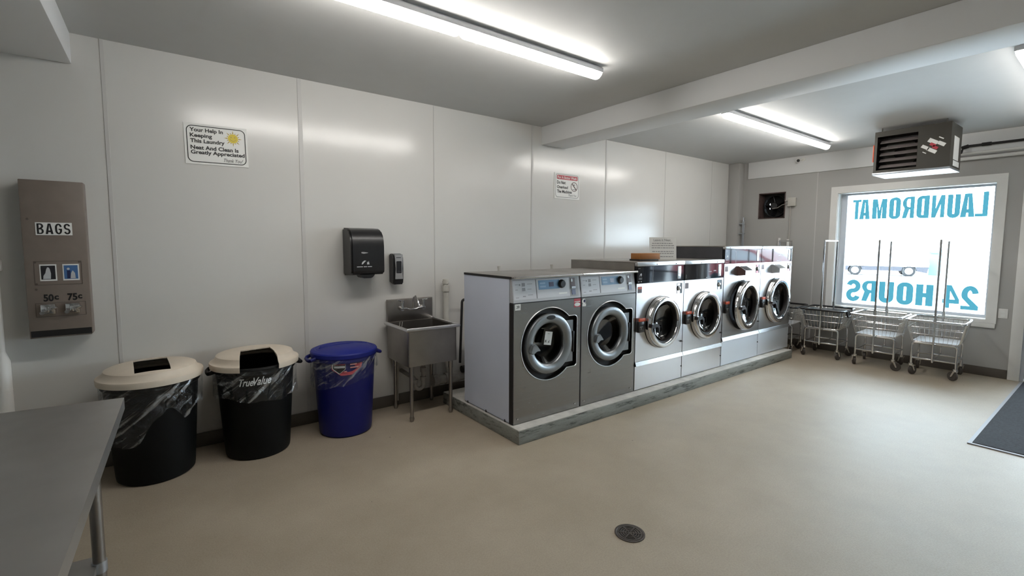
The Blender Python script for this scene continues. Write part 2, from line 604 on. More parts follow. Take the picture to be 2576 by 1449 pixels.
struct('floor', MB().box(XL - .2, XW + .3, YF - .2, .2, -.12, 0), 'floor')
struct('ceiling', MB().box(XL - .2, XW + .3, YF - .2, .2, H, H + .12), 'ceil')

wb = struct('wall_back', MB().box(XL - .2, XW + .3, 0, .15, 0, H), 'wall')
for x, w in ((-1.45, .012), (-.243, .022), (.956, .032), (2.157, .012), (3.380, .026), (4.597, .026), (5.842, .012), (7.06, .01)):
    struct('seam_strip', MB().box(x - w / 2, x + w / 2, -.004, .0, .105, H, bev=.0012, seg=1), 'strip', wb)
struct('wall_left', MB().box(XL - .15, XL, YF, 0, 0, H), 'wall')
struct('wall_front', MB().box(XL - .2, XW + .3, YF - .15, YF, 0, H), 'wall_matt')

# window wall built around its openings
WY0, WY1, WZ0, WZ1 = -3.119, -1.542, .665, 2.255   # window opening
FY0, FY1, FZ0, FZ1 = -.842, -.440, 1.937, 2.341    # exhaust fan opening
DY0, DY1, DZ1 = -4.40, -3.425, 2.12                # glass door opening
XO = XW + .26
SY0, SY1 = -7.0, -4.9                              # unseen second street window, added beyond the door for more daylight
def wall_right():
    b = MB()
    ys = [YF, SY0, SY1, DY0, DY1, WY0, WY1, FY0, FY1, 0]
    for i in range(9):
        y0, y1 = ys[i], ys[i + 1]
        spans = [(0, H)]
        if i == 1: spans = [(0, WZ0), (WZ1, H)]
        if i == 3: spans = [(DZ1, H)]
        if i == 5: spans = [(0, WZ0), (WZ1, H)]
        if i == 7: spans = [(0, FZ0), (FZ1, H)]
        for z0, z1 in spans:
            b.box(XW, XO, y0, y1, z0, z1)
    return b
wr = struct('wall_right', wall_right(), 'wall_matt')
struct('seam_strip', MB().box(XW - .003, XW, -1.276, -1.264, .105, 2.585), 'strip', wr)

struct('ceiling_beam', MB().box(3.512, 3.885, YF, 0, 2.645, H, bev=.004), 'beam')
struct('ceiling_beam', MB().box(-1.05, -.393, YF, 0, 2.652, H, bev=.004), 'beam')
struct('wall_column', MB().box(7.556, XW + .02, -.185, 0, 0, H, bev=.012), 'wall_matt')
struct('wall_header', MB().box(XW - .024, XW + .02, YF, -.262, 2.585, H, bev=.003), 'beam')
struct('baseboard_back', MB().box(XL, 7.55, -.012, 0, 0, .105, bev=.003), 'base')
struct('baseboard_right', MB().box(XW - .012, XW, -3.325, -.19, 0, .105, bev=.003), 'base')
struct('baseboard_right', MB().box(XW - .012, XW, YF, -4.50, 0, .105, bev=.003), 'base')

# window
win = bpy.data.objects.new('window_1', None)
C.objects.link(win)
win['kind'] = 'structure'
def casing(y0, y1, z0, z1, Y0, Y1, Z0, Z1):
    return MB().prism([(Y0, Z0), (Y1, Z0), (Y1, Z1), (Y0, Z1)], XW - .02, XW + .001, 'x', holes=[[(y0, z0), (y1, z0), (y1, z1), (y0, z1)]])
struct('window_trim', casing(WY0, WY1, WZ0, WZ1, -3.204, -1.458, .625, 2.347), 'white', win)
struct('window_apron', MB().box(XW - .022, XW, -3.198, -1.46, .571, .623, bev=.002), 'white', win)
rv = MB()
t = .006
rv.box(XW, XO, WY0, WY0 + t, WZ0, WZ1).box(XW, XO, WY1 - t, WY1, WZ0, WZ1).box(XW, XO, WY0, WY1, WZ0, WZ0 + t).box(XW, XO, WY0, WY1, WZ1 - t, WZ1)
struct('window_reveal', rv, 'white', win)
GX = 7.85
struct('window_frame', MB().prism([(WY0 + t, WZ0 + t), (WY1 - t, WZ0 + t), (WY1 - t, WZ1 - t), (WY0 + t, WZ1 - t)], GX - .012, GX + .05, 'x',
       holes=[[(WY0 + .035, WZ0 + .04), (WY1 - .075, WZ0 + .04), (WY1 - .075, WZ1 - .03), (WY0 + .035, WZ1 - .03)]]), 'winframe', win)
pane = struct('window_pane', MB().box(GX + .01, GX + .016, WY0 + .03, WY1 - .07, WZ0 + .035, WZ1 - .025), 'glass', win)
def letter(ch, w, h, st):
    """flat block capital filling w x h in the XY plane"""
    b = MB()
    def poly(pts, holes=()):
        b.prism(pts, 0, 0, 'z', holes=holes)
    def rib(path, wd):
        n = len(path)
        L_, R_ = [], []
        for i, p in enumerate(path):
            a, c = path[max(i - 1, 0)], path[min(i + 1, n - 1)]
            d = Vector((c[0] - a[0], c[1] - a[1])).normalized()
            L_.append(b.bm.verts.new((p[0] - d.y * wd / 2, p[1] + d.x * wd / 2, 0)))
            R_.append(b.bm.verts.new((p[0] + d.y * wd / 2, p[1] - d.x * wd / 2, 0)))
        for i in range(n - 1):
            b.bm.faces.new((L_[i], R_[i], R_[i + 1], L_[i + 1]))
    def ell(cx, cy, rx, ry, a0, a1, n=16):
        return [(cx + rx * math.cos(math.radians(a0 + (a1 - a0) * i / n)), cy + ry * math.sin(math.radians(a0 + (a1 - a0) * i / n))) for i in range(n + 1)]
    t = st * .80
    if ch == 'L':
        poly([(0, 0), (w, 0), (w, t), (st, t), (st, h), (0, h)])
    elif ch == 'T':
        poly([(w / 2 - st / 2, 0), (w / 2 + st / 2, 0), (w / 2 + st / 2, h - t), (w, h - t), (w, h), (0, h), (0, h - t), (w / 2 - st / 2, h - t)])
    elif ch == 'H':
        poly([(0, 0), (st, 0), (st, h / 2 - t / 2), (w - st, h / 2 - t / 2), (w - st, 0), (w, 0), (w, h), (w - st, h), (w - st, h / 2 + t / 2), (st, h / 2 + t / 2), (st, h), (0, h)])
    elif ch == 'N':
        poly([(0, 0), (st, 0), (st, .58 * h), (w - st, 0), (w, 0), (w, h), (w - st, h), (w - st, .42 * h), (st, h), (0, h)])
    elif ch == 'M':
        poly([(0, 0), (st, 0), (st, .60 * h), (w / 2 - .35 * st, 0), (w / 2 + .35 * st, 0), (w - st, .60 * h), (w - st, 0), (w, 0), (w, h), (w - 1.1 * st, h), (w / 2, .42 * h), (1.1 * st, h), (0, h)])
    elif ch == 'A':
        k = (w / 2 - st) / (.86 * h)
        poly([(0, 0), (st, 0), (st + k * .18 * h, .18 * h), (w - st - k * .18 * h, .18 * h), (w - st, 0), (w, 0), (w / 2 + .6 * st, h), (w / 2 - .6 * st, h)],
             [[(st + k * .34 * h, .34 * h), (w - st - k * .34 * h, .34 * h), (w / 2, .86 * h)]])
    elif ch == 'O':
        r = w * .46
        poly(rrect(0, w, 0, h, r, 8), [rrect(st, w - st, t, h - t, max(r - st, .004), 6)])
    elif ch == 'D':
        r = w * .46
        o = ell(w - r, h - r, r, r, 0, 90, 8) + [(0, h), (0, 0)] + ell(w - r, r, r, r, -90, 0, 8)
        q = max(r - st, .004)
        poly(o, [ell(w - st - q, h - t - q, q, q, 0, 90, 6) + [(st, h - t), (st, t)] + ell(w - st - q, t + q, q, q, -90, 0, 6)])
    elif ch == 'U':
        rx = w / 2 - st / 2
        rib([(st / 2, h), (st / 2, .6 * h), (st / 2, rx * .9 + t / 2)] + ell(w / 2, rx * .9 + t / 2, rx, rx * .9, 180, 360, 18)[1:-1] + [(w - st / 2, rx * .9 + t / 2), (w - st / 2, .6 * h), (w - st / 2, h)], st)
    elif ch == 'R':
        rx, ry = .48 * w, .29 * h
        poly([(0, 0), (st, 0), (st, .40 * h), (w * .42, .40 * h), (w - st * 1.05, 0), (w, 0), (w * .82, .46 * h)] + ell(w - rx, h - ry, rx, ry, -42, 90, 12) + [(0, h)],
             [[(st, .40 * h + t * .9)] + ell(w - rx, h - ry, rx - st, ry - t * .9, -80, 90, 10) + [(st, h - t * .9)]])
    elif ch == 'S':
        rx, ry = w / 2 - st / 2, (h - t) / 4
        rib(ell(w / 2, h - t / 2 - ry, rx, ry, 12, 255, 18) + [(w * .5, h / 2)] + ell(w / 2, t / 2 + ry, rx, ry, 75, -168, 18), st * .95)
    elif ch == 'B':
        rx = .45 * w
        poly([(0, 0)] + ell(w - rx, .27 * h, rx, .27 * h, -90, 62, 10) + ell(w * .96 - rx, .75 * h, rx, .25 * h, -62, 90, 10) + [(0, h)],
             [[(st, t)] + ell(w - rx, .27 * h, rx - st, .27 * h - t, -90, 90, 8) + [(st, .54 * h - t)], [(st, .54 * h + t * .1)] + ell(w * .96 - rx, .755 * h, rx - st, .245 * h - t, -90, 90, 8) + [(st, h - t)]])
    elif ch == 'G':
        rx, ry = w / 2 - st / 2, .30 * h
        rib(ell(w / 2, h - t / 2 - ry, rx, ry, 10, 180, 14) + ell(w / 2, t / 2 + ry, rx, ry, 180, 360, 14) + [(w - st / 2, .52 * h)], st * .95)
        poly([(w * .52, .40 * h), (w - st, .40 * h), (w - st, .52 * h), (w * .52, .52 * h)])
    elif ch == '2':
        rx, ry = w / 2 - st / 2, .27 * h
        rib(ell(w / 2, h - t / 2 - ry, rx, ry, 170, -30, 16), st * .95)
        vs = list(b.bm.verts)
        half = len(vs) // 2
        b.bm.faces.new((vs[-1], vs[-2], b.bm.verts.new((st * 1.25, t, 0)), b.bm.verts.new((0, t, 0))))
        poly([(0, 0), (w, 0), (w, t), (0, t)])
    elif ch == '4':
        poly([(.56 * w, 0), (.86 * w, 0), (.86 * w, .20 * h), (w, .20 * h), (w, .38 * h), (.86 * w, .38 * h), (.86 * w, h), (.50 * w, h), (0, .38 * h), (0, .20 * h), (.56 * w, .20 * h)],
             [[(.56 * w, .38 * h), (.56 * w, .74 * h), (.26 * w, .38 * h)]])
    return b.mesh('letter')
def window_word(spec):
    out = []
    for ch, y0, y1, z0, z1 in spec:
        me = letter(ch, y1 - y0, z1 - z0, (y1 - y0) * {'M': .32, 'N': .32, 'R': .35, 'S': .37, '4': .40, '2': .38}.get(ch, .42))
        # letters run towards +Y: they read from the street
        me.transform(Matrix(((0, 0, 1, GX + .0075), (1, 0, 0, y0), (0, 1, 0, z0), (0, 0, 0, 1))))
        out.append(me)
    return join(*out)
struct('window_lettering', window_word([('L', -3.037, -2.927, 1.874, 2.167), ('A', -2.925, -2.796, 1.872, 2.157), ('U', -2.794, -2.675, 1.871, 2.156), ('N', -2.652, -2.527, 1.877, 2.158), ('D', -2.504, -2.379, 1.876, 2.163),
    ('R', -2.357, -2.233, 1.882, 2.16), ('O', -2.215, -2.092, 1.876, 2.163), ('M', -2.068, -1.906, 1.887, 2.153), ('A', -1.883, -1.76, 1.886, 2.158), ('T', -1.776, -1.676, 1.887, 2.16)]), 'teal', win)
struct('window_lettering', window_word([('2', -3.023, -2.865, .744, 1.035), ('4', -2.852, -2.695, .749, 1.037), ('H', -2.605, -2.433, .75, 1.026), ('O', -2.406, -2.234, .743, 1.041), ('U', -2.203, -2.04, .753, 1.035),
    ('R', -2.011, -1.844, .749, 1.038), ('S', -1.83, -1.657, .738, 1.037)]), 'teal', win)

w2 = bpy.data.objects.new('added_window', None)
C.objects.link(w2)
w2['kind'] = 'structure'
struct('window_trim', casing(SY0, SY1, WZ0, WZ1, SY0 - .085, SY1 + .085, .58, 2.347), 'white', w2)
struct('window_frame', MB().prism([(SY0, WZ0), (SY1, WZ0), (SY1, WZ1), (SY0, WZ1)], GX - .012, GX + .05, 'x', holes=[[(SY0 + .05, WZ0 + .05), (SY1 - .05, WZ0 + .05), (SY1 - .05, WZ1 - .05), (SY0 + .05, WZ1 - .05)]]), 'winframe', w2)
struct('window_pane', MB().box(GX + .01, GX + .016, SY0 + .04, SY1 - .04, WZ0 + .04, WZ1 - .04), 'glass', w2)

# glass entrance door at the right edge of the picture
struct('trim_1', MB().box(XW - .02, XW, DY1, -3.330, 0, 2.21, bev=.003).box(XW - .02, XW, DY0 - .095, DY0, 0, 2.21, bev=.003).box(XW - .02, XW, DY0, DY1, DZ1, 2.21, bev=.003), 'white')
dr = bpy.data.objects.new('door_1', None)
C.objects.link(dr)
dr['kind'] = 'structure'
struct('door_jamb', MB().box(XW, XO, DY1 - .03, DY1, 0, DZ1).box(XW, XO, DY0, DY0 + .03, 0, DZ1).box(XW, XO, DY0, DY1, DZ1 - .03, DZ1), 'alu', dr)
struct('door_frame', MB().prism([(DY0 + .03, .01), (DY1 - .03, .01), (DY1 - .03, DZ1 - .03), (DY0 + .03, DZ1 - .03)], XW + .1, XW + .145, 'x',
       holes=[[(DY0 + .12, .2), (DY1 - .12, .2), (DY1 - .12, DZ1 - .13), (DY0 + .12, DZ1 - .13)]]), 'alu', dr)
struct('door_pane', MB().box(XW + .118, XW + .126, DY0 + .115, DY1 - .115, .195, DZ1 - .125), 'glass', dr)
struct('door_handle', MB().box(XW + .05, XW + .075, DY0 + .15, DY1 - .15, 1.0, 1.03, bev=.005).box(XW + .07, XW + .11, DY0 + .16, DY0 + .19, 1.0, 1.03).box(XW + .07, XW + .11, DY1 - .19, DY1 - .16, 1.0, 1.03), 'alu', dr)

# street outside
struct('street_ground', MB().box(XO - .05, 130, -90, 110, -.6, -.4), 'ground')
struct('door_step_ground', MB().box(XO - .02, 9.4, -5.2, -2.4, -.42, -.02), 'ground')

# ------------------------------------------------------------------ concrete plinth under the washers
PZ = .112
t_ = thing('washer_plinth', 'long low grey-green painted concrete plinth carrying the row of washers', 'plinth', (4.4, -.8, 0))
def plinth():
    b = MB()
    n = 60
    x0, x1, y0, y1 = 2.115, 6.80, -1.41, -.22
    b.box(x0, x1, y0, y1, 0, PZ - .004, bev=.006, seg=2)
    return b
obj('plinth_body', plinth(), 'plinth', t_)
obj('plinth_surface', MB().box(2.119, 6.796, -1.404, -.224, PZ - .004, PZ, bev=.0015, seg=1), 'plinth_top', t_, label='pale top of the plinth')

# ------------------------------------------------------------------ washers
FY = -1.30   # plane of the fronts

def rot_about_z(px, py, a):
    return Matrix.Translation((px, py, 0)) @ Matrix.Rotation(a, 4, 'Z') @ Matrix.Translation((-px, -py, 0))

def washer_a(x0, label, group, first):
    W, D = .727, .72
    r = thing('washing_machine', label, 'washing machine', (x0 + W / 2, FY + D / 2, PZ), 0, group)
    X, Y, Z = x0, FY, PZ
    cx, cz = X + .375, Z + .605
    # cabinet shell, open at the front
    b = MB().box(X + .001, X + W - .001, Y + .05, Y + D, Z + .012, Z + 1.145, skip=('yn',))
    b.box(X + .012, X + W - .012, Y + .06, Y + D - .02, Z, Z + .013)
    obj('cabinet', b, 'cabinet', r)
    # small foot brackets along the side
    b = MB()
    for yy in (.1, .37, .66):
        b.box(X - .002, X + .004, Y + yy, Y + yy + .012, Z + .002, Z + .022)
    obj('side_clip', b, 'black', r)
    # front plate with the keyhole recess
    R = .298
    z0, z1, xr = Z + .378, Z + .816, X + .683
    a_hi = math.asin((z1 - cz) / R)
    a_lo = math.asin((z0 - cz) / R)
    hole = circle(cx, cz, R, 56, a_hi, 2 * PI + a_lo, full=False)
    rc = .03
    hole += [(xr - rc, z0)] + [(xr - rc + rc * math.sin(k * PI / 8), z0 + rc - rc * math.cos(k * PI / 8)) for k in range(1, 5)]
    hole += [(xr, z1 - rc)] + [(xr - rc + rc * math.cos(k * PI / 8), z1 - rc + rc * math.sin(k * PI / 8)) for k in range(1, 5)]
    outer = [(X + .006, Z + .006), (X + W - .004, Z + .006), (X + W - .004, Z + .955), (X + .006, Z + .955)]
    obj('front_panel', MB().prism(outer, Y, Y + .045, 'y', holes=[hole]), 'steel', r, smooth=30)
    # polished lip round the recess
    lip = MB()
    pts = [(p[0], Y - .001, p[1]) for p in hole]
    lip.tube(pts, .004, 6, closed=True)
    obj('recess_lip', lip, 'steel_b', r)
    b = MB().prism(rrect(X + .03, X + W - .02, Z + .25, Z + .95, .02), Y + .046, Y + .05, 'y', holes=[circle(cx, cz, .2, 48)])
    b.box(X + .0, X + .006, Y + .002, Y + .05, Z + .004, Z + .958)
    b.box(X + W - .004, X + W, Y + .002, Y + .05, Z + .004, Z + .958)
    b.box(X + .004, X + W - .004, Y + .004, Y + .05, Z + .955, Z + .963)
    obj('recess_gasket', b, 'blackmatt', r)
    b = MB()
    for xx in (.045, W - .06):
        b.lathe([(0, -.006), (.006, -.005), (.007, 0)], (X + xx, Y, Z + .045), 'y', 12)
    obj('panel_screw', b, 'chrome', r)
    # inner drum
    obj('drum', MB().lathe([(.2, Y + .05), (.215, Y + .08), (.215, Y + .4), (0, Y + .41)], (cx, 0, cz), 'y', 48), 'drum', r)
    # door
    d = obj('door', MB().lathe([(.248, Y + .040), (.250, Y + .004), (.244, Y - .008), (.232, Y - .014), (.196, Y - .012), (.176, Y - .002), (.168, Y + .012), (.166, Y + .05)], (cx, 0, cz), 'y', 72), 'ringgrey', r)
    obj('door_glass', MB().lathe([(.168, Y + .03), (.15, Y + .05), (.12, Y + .075), (0, Y + .085)], (cx, 0, cz), 'y', 48), 'glass_door', d)
    hp = MB().prism([(cx + .16, Z + .42), (X + .648, Z + .42), (X + .648, Z + .775), (cx + .16, Z + .775)], Y + .012, Y + .03, 'y')
    obj('hinge_plate', hp, 'ringgrey', d)
    hb = MB().box(X + .640, X + .655, Y + .0, Y + .02, Z + .50, Z + .68, bev=.004)
    obj('hinge_bar', hb, 'black', d)
    h = MB()
    h.prism([(cx - .235, cz - .045), (cx - .20, cz - .060), (cx - .165, cz - .035), (cx - .125, cz - .038), (cx - .16, cz + .005), (cx - .18, cz + .025), (cx - .215, cz + .012)], Y - .045, Y - .012, 'y')
    bmesh.ops.bevel(h.bm, geom=list(h.bm.edges), offset=.006, segments=2, affect='EDGES')
    obj('door_handle', h, 'ringgrey', d)
    if first:
        e = MB().prism([(cx + .045 * math.cos(a), cz + .218 + .018 * math.sin(a)) for a in [2 * PI * i / 24 for i in range(24)]], Y - .019, Y - .012, 'y')
        bd = obj('door_badge', e, 'black', d)
        nb = MB().box(X + .362, X + .44, Y + .0, Y + .0012, Z + .59, Z + .70)
        nb.rot(rot_y_about(X + .40, Z + .645, math.radians(10)))
        nb.rot(Matrix.Translation((-.02, .025, 0)))
        note = obj('paper_note', nb, 'paper', d, label='white paper note stuck on the door glass')
        mk = MB()
        for (ax, az, bx, bz) in ((.372, .61, .386, .63), (.386, .61, .372, .63), (.405, .605, .418, .63), (.405, .62, .42, .61), (.39, .683, .41, .683)):
            mk.tube([(X + ax - .02, Y + .0245, Z + az), (X + bx - .02, Y + .0245, Z + bz)], .0016, 6)
        mk.rot(rot_y_about(X + .38, Z + .645, math.radians(10)))
        obj('note_writing', mk, 'ink', d)
    # console with sloping face
    zc0, zc1 = Z + .963, Z + 1.148
    yb, yt = Y - .001, Y + .028
    def fy(z):
        return yb + (yt - yb) * (z - zc0) / (zc1 - zc0)
    def facebox(xa, xb, za, zb, th=.003, bev=.0):
        """thin raised plate lying on the sloping console face"""
        bb = MB()
        o = [(xa, za), (xb, za), (xb, zb), (xa, zb)]
        v = []
        for off in (0, -th):
            v.append([bb.bm.verts.new((p[0], fy(p[1]) + off, p[1])) for p in o])
        bb.bm.faces.new(v[1])
        bb.bm.faces.new(v[0][::-1])
        for i in range(4):
            bb.bm.faces.new((v[0][i], v[0][(i + 1) % 4], v[1][(i + 1) % 4], v[1][i]))
        return bb
    cp = MB().prism([(yb, zc0), (Y + .05, zc0), (Y + .05, zc1), (yt, zc1)], X + .004, X + W - .004, 'x')
    con = obj('control_panel', cp, 'console', r)
    def merge(*bs):
        out = MB()
        for q in bs:
            m = q.mesh('tmp')
            out.bm.from_mesh(m)
            bpy.data.meshes.remove(m)
        return out
    lp = merge(facebox(X + .012, X + .236, Z + .985, Z + 1.133, .001), facebox(X + .246, X + .60, Z + .985, Z + 1.137, .0015))
    obj('instruction_plate', lp, pmat('pale_console_plate', (0.56, 0.565, 0.585), 0.35), con)
    dk = []
    for (xa, xb, za, zb) in ((.012, .236, 1.132, 1.134), (.246, .60, 1.136, 1.139), (.238, .242, .985, 1.135)):
        dk.append(facebox(X + xa, X + xb, Z + za, Z + zb, .0022))
    for k, (xa, xb, za, zb) in enumerate(((.098, .128, 1.085, 1.112), (.098, .128, 1.05, 1.075), (.068, .082, 1.092, 1.106), (.10, .128, 1.005, 1.012))):
        dk.append(facebox(X + xa, X + xb, Z + za, Z + zb, .002))
    for (xa, xb, z) in ((.03, .06, 1.10), (.03, .055, 1.06), (.15, .20, 1.10), (.15, .19, 1.06), (.03, .06, 1.0), (.15, .2, 1.015)):
        dk.append(facebox(X + xa, X + xb, Z + z, Z + z + .004, .0018))
    obj('panel_markings', merge(*dk), 'console_line', con)
    ds = facebox(X + .264, X + .49, Z + 1.052, Z + 1.126, .003)
    dsp = obj('display_label', ds, 'display', con, label='blue instruction label')
    obj('label_text_block', merge(facebox(X + .278, X + .335, Z + 1.095, Z + 1.108, .004), facebox(X + .278, X + .34, Z + 1.068, Z + 1.082, .004)), 'display2', con)
    obj('lcd_window', facebox(X + .376, X + .425, Z + 1.072, Z + 1.108, .0045), 'lcd', con)
    kn = MB().lathe([(.036, 0), (.036, -.006), (.030, -.022), (.026, -.026), (0, -.026)], (X + .512, fy(Z + 1.088) - .001, Z + 1.088), 'y', 32)
    obj('selector_knob', kn, 'black', con)
    obj('name_strip', facebox(X + .475, X + .57, Z + 1.005, Z + 1.018, .002), 'paper', con)
    # coin acceptor in a recess at the right
    cu = facebox(X + .606, X + .700, Z + .978, Z + 1.138, .0015)
    obj('coin_recess', cu, pmat('coin_recess_grey', (0.33, 0.33, 0.33), 0.4), con)
    obj('coin_slot_plate', facebox(X + .618, X + .668, Z + 1.06, Z + 1.132, .003), 'brownlab', con)
    cv = merge(facebox(X + .618, X + .664, Z + 1.045, Z + 1.062, .012), facebox(X + .620, X + .640, Z + 1.10, Z + 1.125, .006))
    obj('coin_return_lip', cv, 'chrome', con)
    obj('coin_return_door', facebox(X + .622, X + .664, Z + .992, Z + 1.036, .006), 'lcd', con)
    # top
    tp = MB().box(X - .0005, X + W, Y - .012, Y + D + .002, Z + 1.148, Z + 1.166, bev=.006, seg=3)
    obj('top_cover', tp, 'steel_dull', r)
    tc = MB().tube([(X + .0, Y - .010, Z + 1.158), (X + W, Y - .010, Z + 1.158)], .0105, 12)
    obj('top_nosing', tc, 'chrome', r)
    ts = MB().box(X - .002, X - .0004, Y + .02, Y + D, Z + 1.146, Z + 1.164)
    obj('top_edge_strip', ts, 'blackmatt', r)
    return r

def rot_y_about(px, pz, a):
    return Matrix.Translation((px, 0, pz)) @ Matrix.Rotation(a, 4, 'Y') @ Matrix.Translation((-px, 0, -pz))

wa1 = washer_a(2.139, 'stainless front-load washer beside the steel sink, white note on its door glass', 'row of front-load washers', True)
wa2 = washer_a(2.872, 'stainless front-load washer second from the sink, grey keyhole-shaped door, no paper note', 'row of front-load washers', False)
# stickers on the first two
X = 2.139
st = obj('number_sticker', MB().box(X + .018, X + .072, FY - .0012, FY + .001, PZ + .905, PZ + .953), 'paper', wa1, label='small white sticker reading 39')
obj('sticker_number', text_on_front('39', X + .030, FY - .0018, PZ + .918, .030, .024, bold=.02), 'ink', st)
rs = obj('warning_sticker', MB().box(X + .645, X + .722, FY - .0012, FY + .001, PZ + .882, PZ + .955), 'red_ink', wa1, label='red and white warning sticker')
obj('sticker_print', MB().prism([(X + .683 + .034 * math.cos(a), PZ + .905 + .016 * math.sin(a)) for a in [2 * PI * i / 20 for i in range(20)]], FY - .002, FY - .001, 'y').box(X + .65, X + .715, FY - .002, FY - .001, PZ + .926, PZ + .932), 'paper', rs)
X = 2.872
rs = obj('round_sticker', MB().prism([(X + .03 + .022 * math.cos(a), PZ + .925 + .022 * math.sin(a)) for a in [2 * PI * i / 20 for i in range(20)]], FY - .0012, FY + .001, 'y').box(X + .012, X + .055, FY - .0012, FY + .001, PZ + .882, PZ + .905), 'paper', wa2)
obj('sticker_print', MB().prism(circle(X + .036, PZ + .928, .013, 16), FY - .002, FY - .001, 'y'), 'lcd', rs)

def washer_b(x0, W, D, top, z_cap, z_blk, z_drw, cz, R, label, group, side, tall=False, ajar=0.0, variant=0):
    """stainless washers with a black glass fascia and a round chrome door; heights are world z"""
    X, Y, Z = x0, FY, PZ
    r = thing('washing_machine', label, 'washing machine', (x0 + W / 2, FY + D / 2, PZ), 0, group)
    cx = X + W / 2 + (.006 if not tall else .008)
    b = MB().box(X + .002, X + W - .002, Y + .03, Y + D, Z + .001, top - .012, skip=('yn',))
    obj('cabinet', b, side, r)
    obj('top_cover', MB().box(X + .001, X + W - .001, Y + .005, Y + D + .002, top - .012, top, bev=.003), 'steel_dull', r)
    cap = obj('top_trim', MB().box(X + .002, X + W - .002, Y - .008, Y + .028, z_cap, top - .002, bev=.006, seg=2), 'steel_b', r)
    sc = MB()
    for xx in ((.30, .62) if not tall else (.1, .68)):
        sc.lathe([(0, -.004), (.005, -.003), (.006, 0)], (X + xx, Y - .008, z_cap + .016), 'y', 10)
    obj('trim_screw', sc, 'black', cap)
    fas = obj('control_fascia', MB().box(X + .006, X + W - .006, Y - .002, Y + .028, z_blk + .002, z_cap - .001), 'blackpanel', r)
    cb = MB().box(X + W - .125, X + W - .065, Y - .006, Y + .0, z_blk + .022, z_cap - .012, bev=.004)
    obj('coin_slot_strip', cb, 'steel_b', fas)
    cs = MB().box(X + W - .110, X + W - .082, Y - .0075, Y - .005, z_blk + .075, z_blk + .080).box(X + W - .108, X + W - .088, Y - .0075, Y - .005, z_blk + .042, z_blk + .046)
    obj('coin_slot', cs, 'black', fas)
    lg = MB()
    if variant == 0:
        lg.prism([(X + .035, z_blk + .065), (X + .05, z_blk + .095), (X + .07, z_blk + .10), (X + .075, z_blk + .085), (X + .062, z_blk + .065), (X + .056, z_blk + .085)], Y - .003, Y - .0015, 'y')
        for zz in (.042, .052):
            lg.box(X + .03, X + .08, Y - .003, Y - .0015, z_blk + zz, z_blk + zz + .004)
        lg.box(X + .02, X + .05, Y - .003, Y - .0015, z_cap - .022, z_cap - .019)
        lg.box(X + .02, X + .04, Y - .003, Y - .0015, z_blk + .016, z_blk + .022).box(X + .06, X + .075, Y - .003, Y - .0015, z_blk + .016, z_blk + .024)
        lg.box(X + .245, X + .249, Y - .003, Y - .0015, z_blk + .008, z_cap - .004)
    else:
        lg.box(X + .45, X + .52, Y - .003, Y - .0015, z_blk + .075, z_blk + .082).box(X + .56, X + .61, Y - .003, Y - .0015, z_blk + .08, z_blk + .092)
        lg.box(X + .41, X + .50, Y - .003, Y - .0015, z_blk + .012, z_blk + .018)
        lg.box(X + .03, X + .034, Y - .003, Y - .0015, z_blk + .02, z_blk + .06)
    obj('fascia_print', lg, 'soapface', fas)
    # door plate with round opening
    outer = [(X + .004, z_drw + .012), (X + W - .004, z_drw + .012), (X + W - .004, z_blk), (X + .004, z_blk)]
    fp = obj('front_panel', MB().prism(outer, Y, Y + .028, 'y', holes=[circle(cx, cz, R * .93, 64)]), 'steel_b', r, smooth=30)
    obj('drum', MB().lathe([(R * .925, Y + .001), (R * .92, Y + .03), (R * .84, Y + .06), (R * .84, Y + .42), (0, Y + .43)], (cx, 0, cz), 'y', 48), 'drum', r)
    gk = MB().lathe([(R * .80, Y - .004), (R * 1.0, Y - .003), (R * 1.0, Y + .004), (R * .80, Y + .02)], (cx, 0, cz), 'y', 64, closed=True)
    obj('door_gasket_shade', gk, 'blackmatt', r)  # black gasket ring doubles as the shadow crescent round the door
    # door (swings on the right-hand hinge)
    hinge = Matrix.Identity(4)
    if ajar:
        hinge = rot_about_z(cx + R * 1.06, Y - .01, ajar)
    pf = [(R * .97, Y - .002), (R * 1.0, Y - .010), (R * 1.0, Y - .030), (R * .985, Y - .052), (R * .95, Y - .066), (R * .91, Y - .070), (R * .80, Y - .067), (R * .775, Y - .060), (R * .765, Y - .045), (R * .76, Y + .015)]
    d = obj('door', MB().lathe(pf, (cx, 0, cz), 'y', 80).rot(hinge), 'chrome', r)
    gl = MB().lathe([(R * .765, Y - .030), (R * .70, Y - .005), (R * .5, Y + .03), (0, Y + .045)], (cx, 0, cz), 'y', 48).rot(hinge)
    obj('door_glass', gl, 'glass_door', d)
    gr = MB().lathe([(R * .768, Y - .020), (R * .766, Y - .052), (R * .735, Y - .050), (R * .715, Y - .004)], (cx, 0, cz), 'y', 48).rot(hinge)
    obj('glass_seal', gr, 'blackmatt', d)
    hd = MB()
    hx = cx - R * .92
    hd.prism([(hx - .035, cz - .022), (hx - .01, cz - .032), (hx + .055, cz - .020), (hx + .075, cz - .035), (hx + .082, cz - .085), (hx + .095, cz - .08), (hx + .098, cz - .02), (hx + .06, cz + .008), (hx - .02, cz + .008)], Y - .098, Y - .058, 'y')
    hd.rot(hinge)
    obj('door_handle', hd, 'black', d)
    lt = MB().box(X + .018, X + .018 + (.095 if not tall else .08), Y - .030, Y, cz - .07, cz + .035, bev=.004)
    lk = obj('door_lock', lt, 'black', r)
    obj('lock_label', MB().box(X + .019, X + .112 if not tall else X + .097, Y - .032, Y - .02, cz + .036, cz + .066, bev=.002), 'orange', lk)
    lm = MB().box(X + .03, X + .075, Y - .0315, Y - .029, cz - .02, cz - .012).box(X + .045, X + .052, Y - .0315, Y - .029, cz - .04, cz - .01)
    obj('lock_mark', lm, 'soapface', lk)
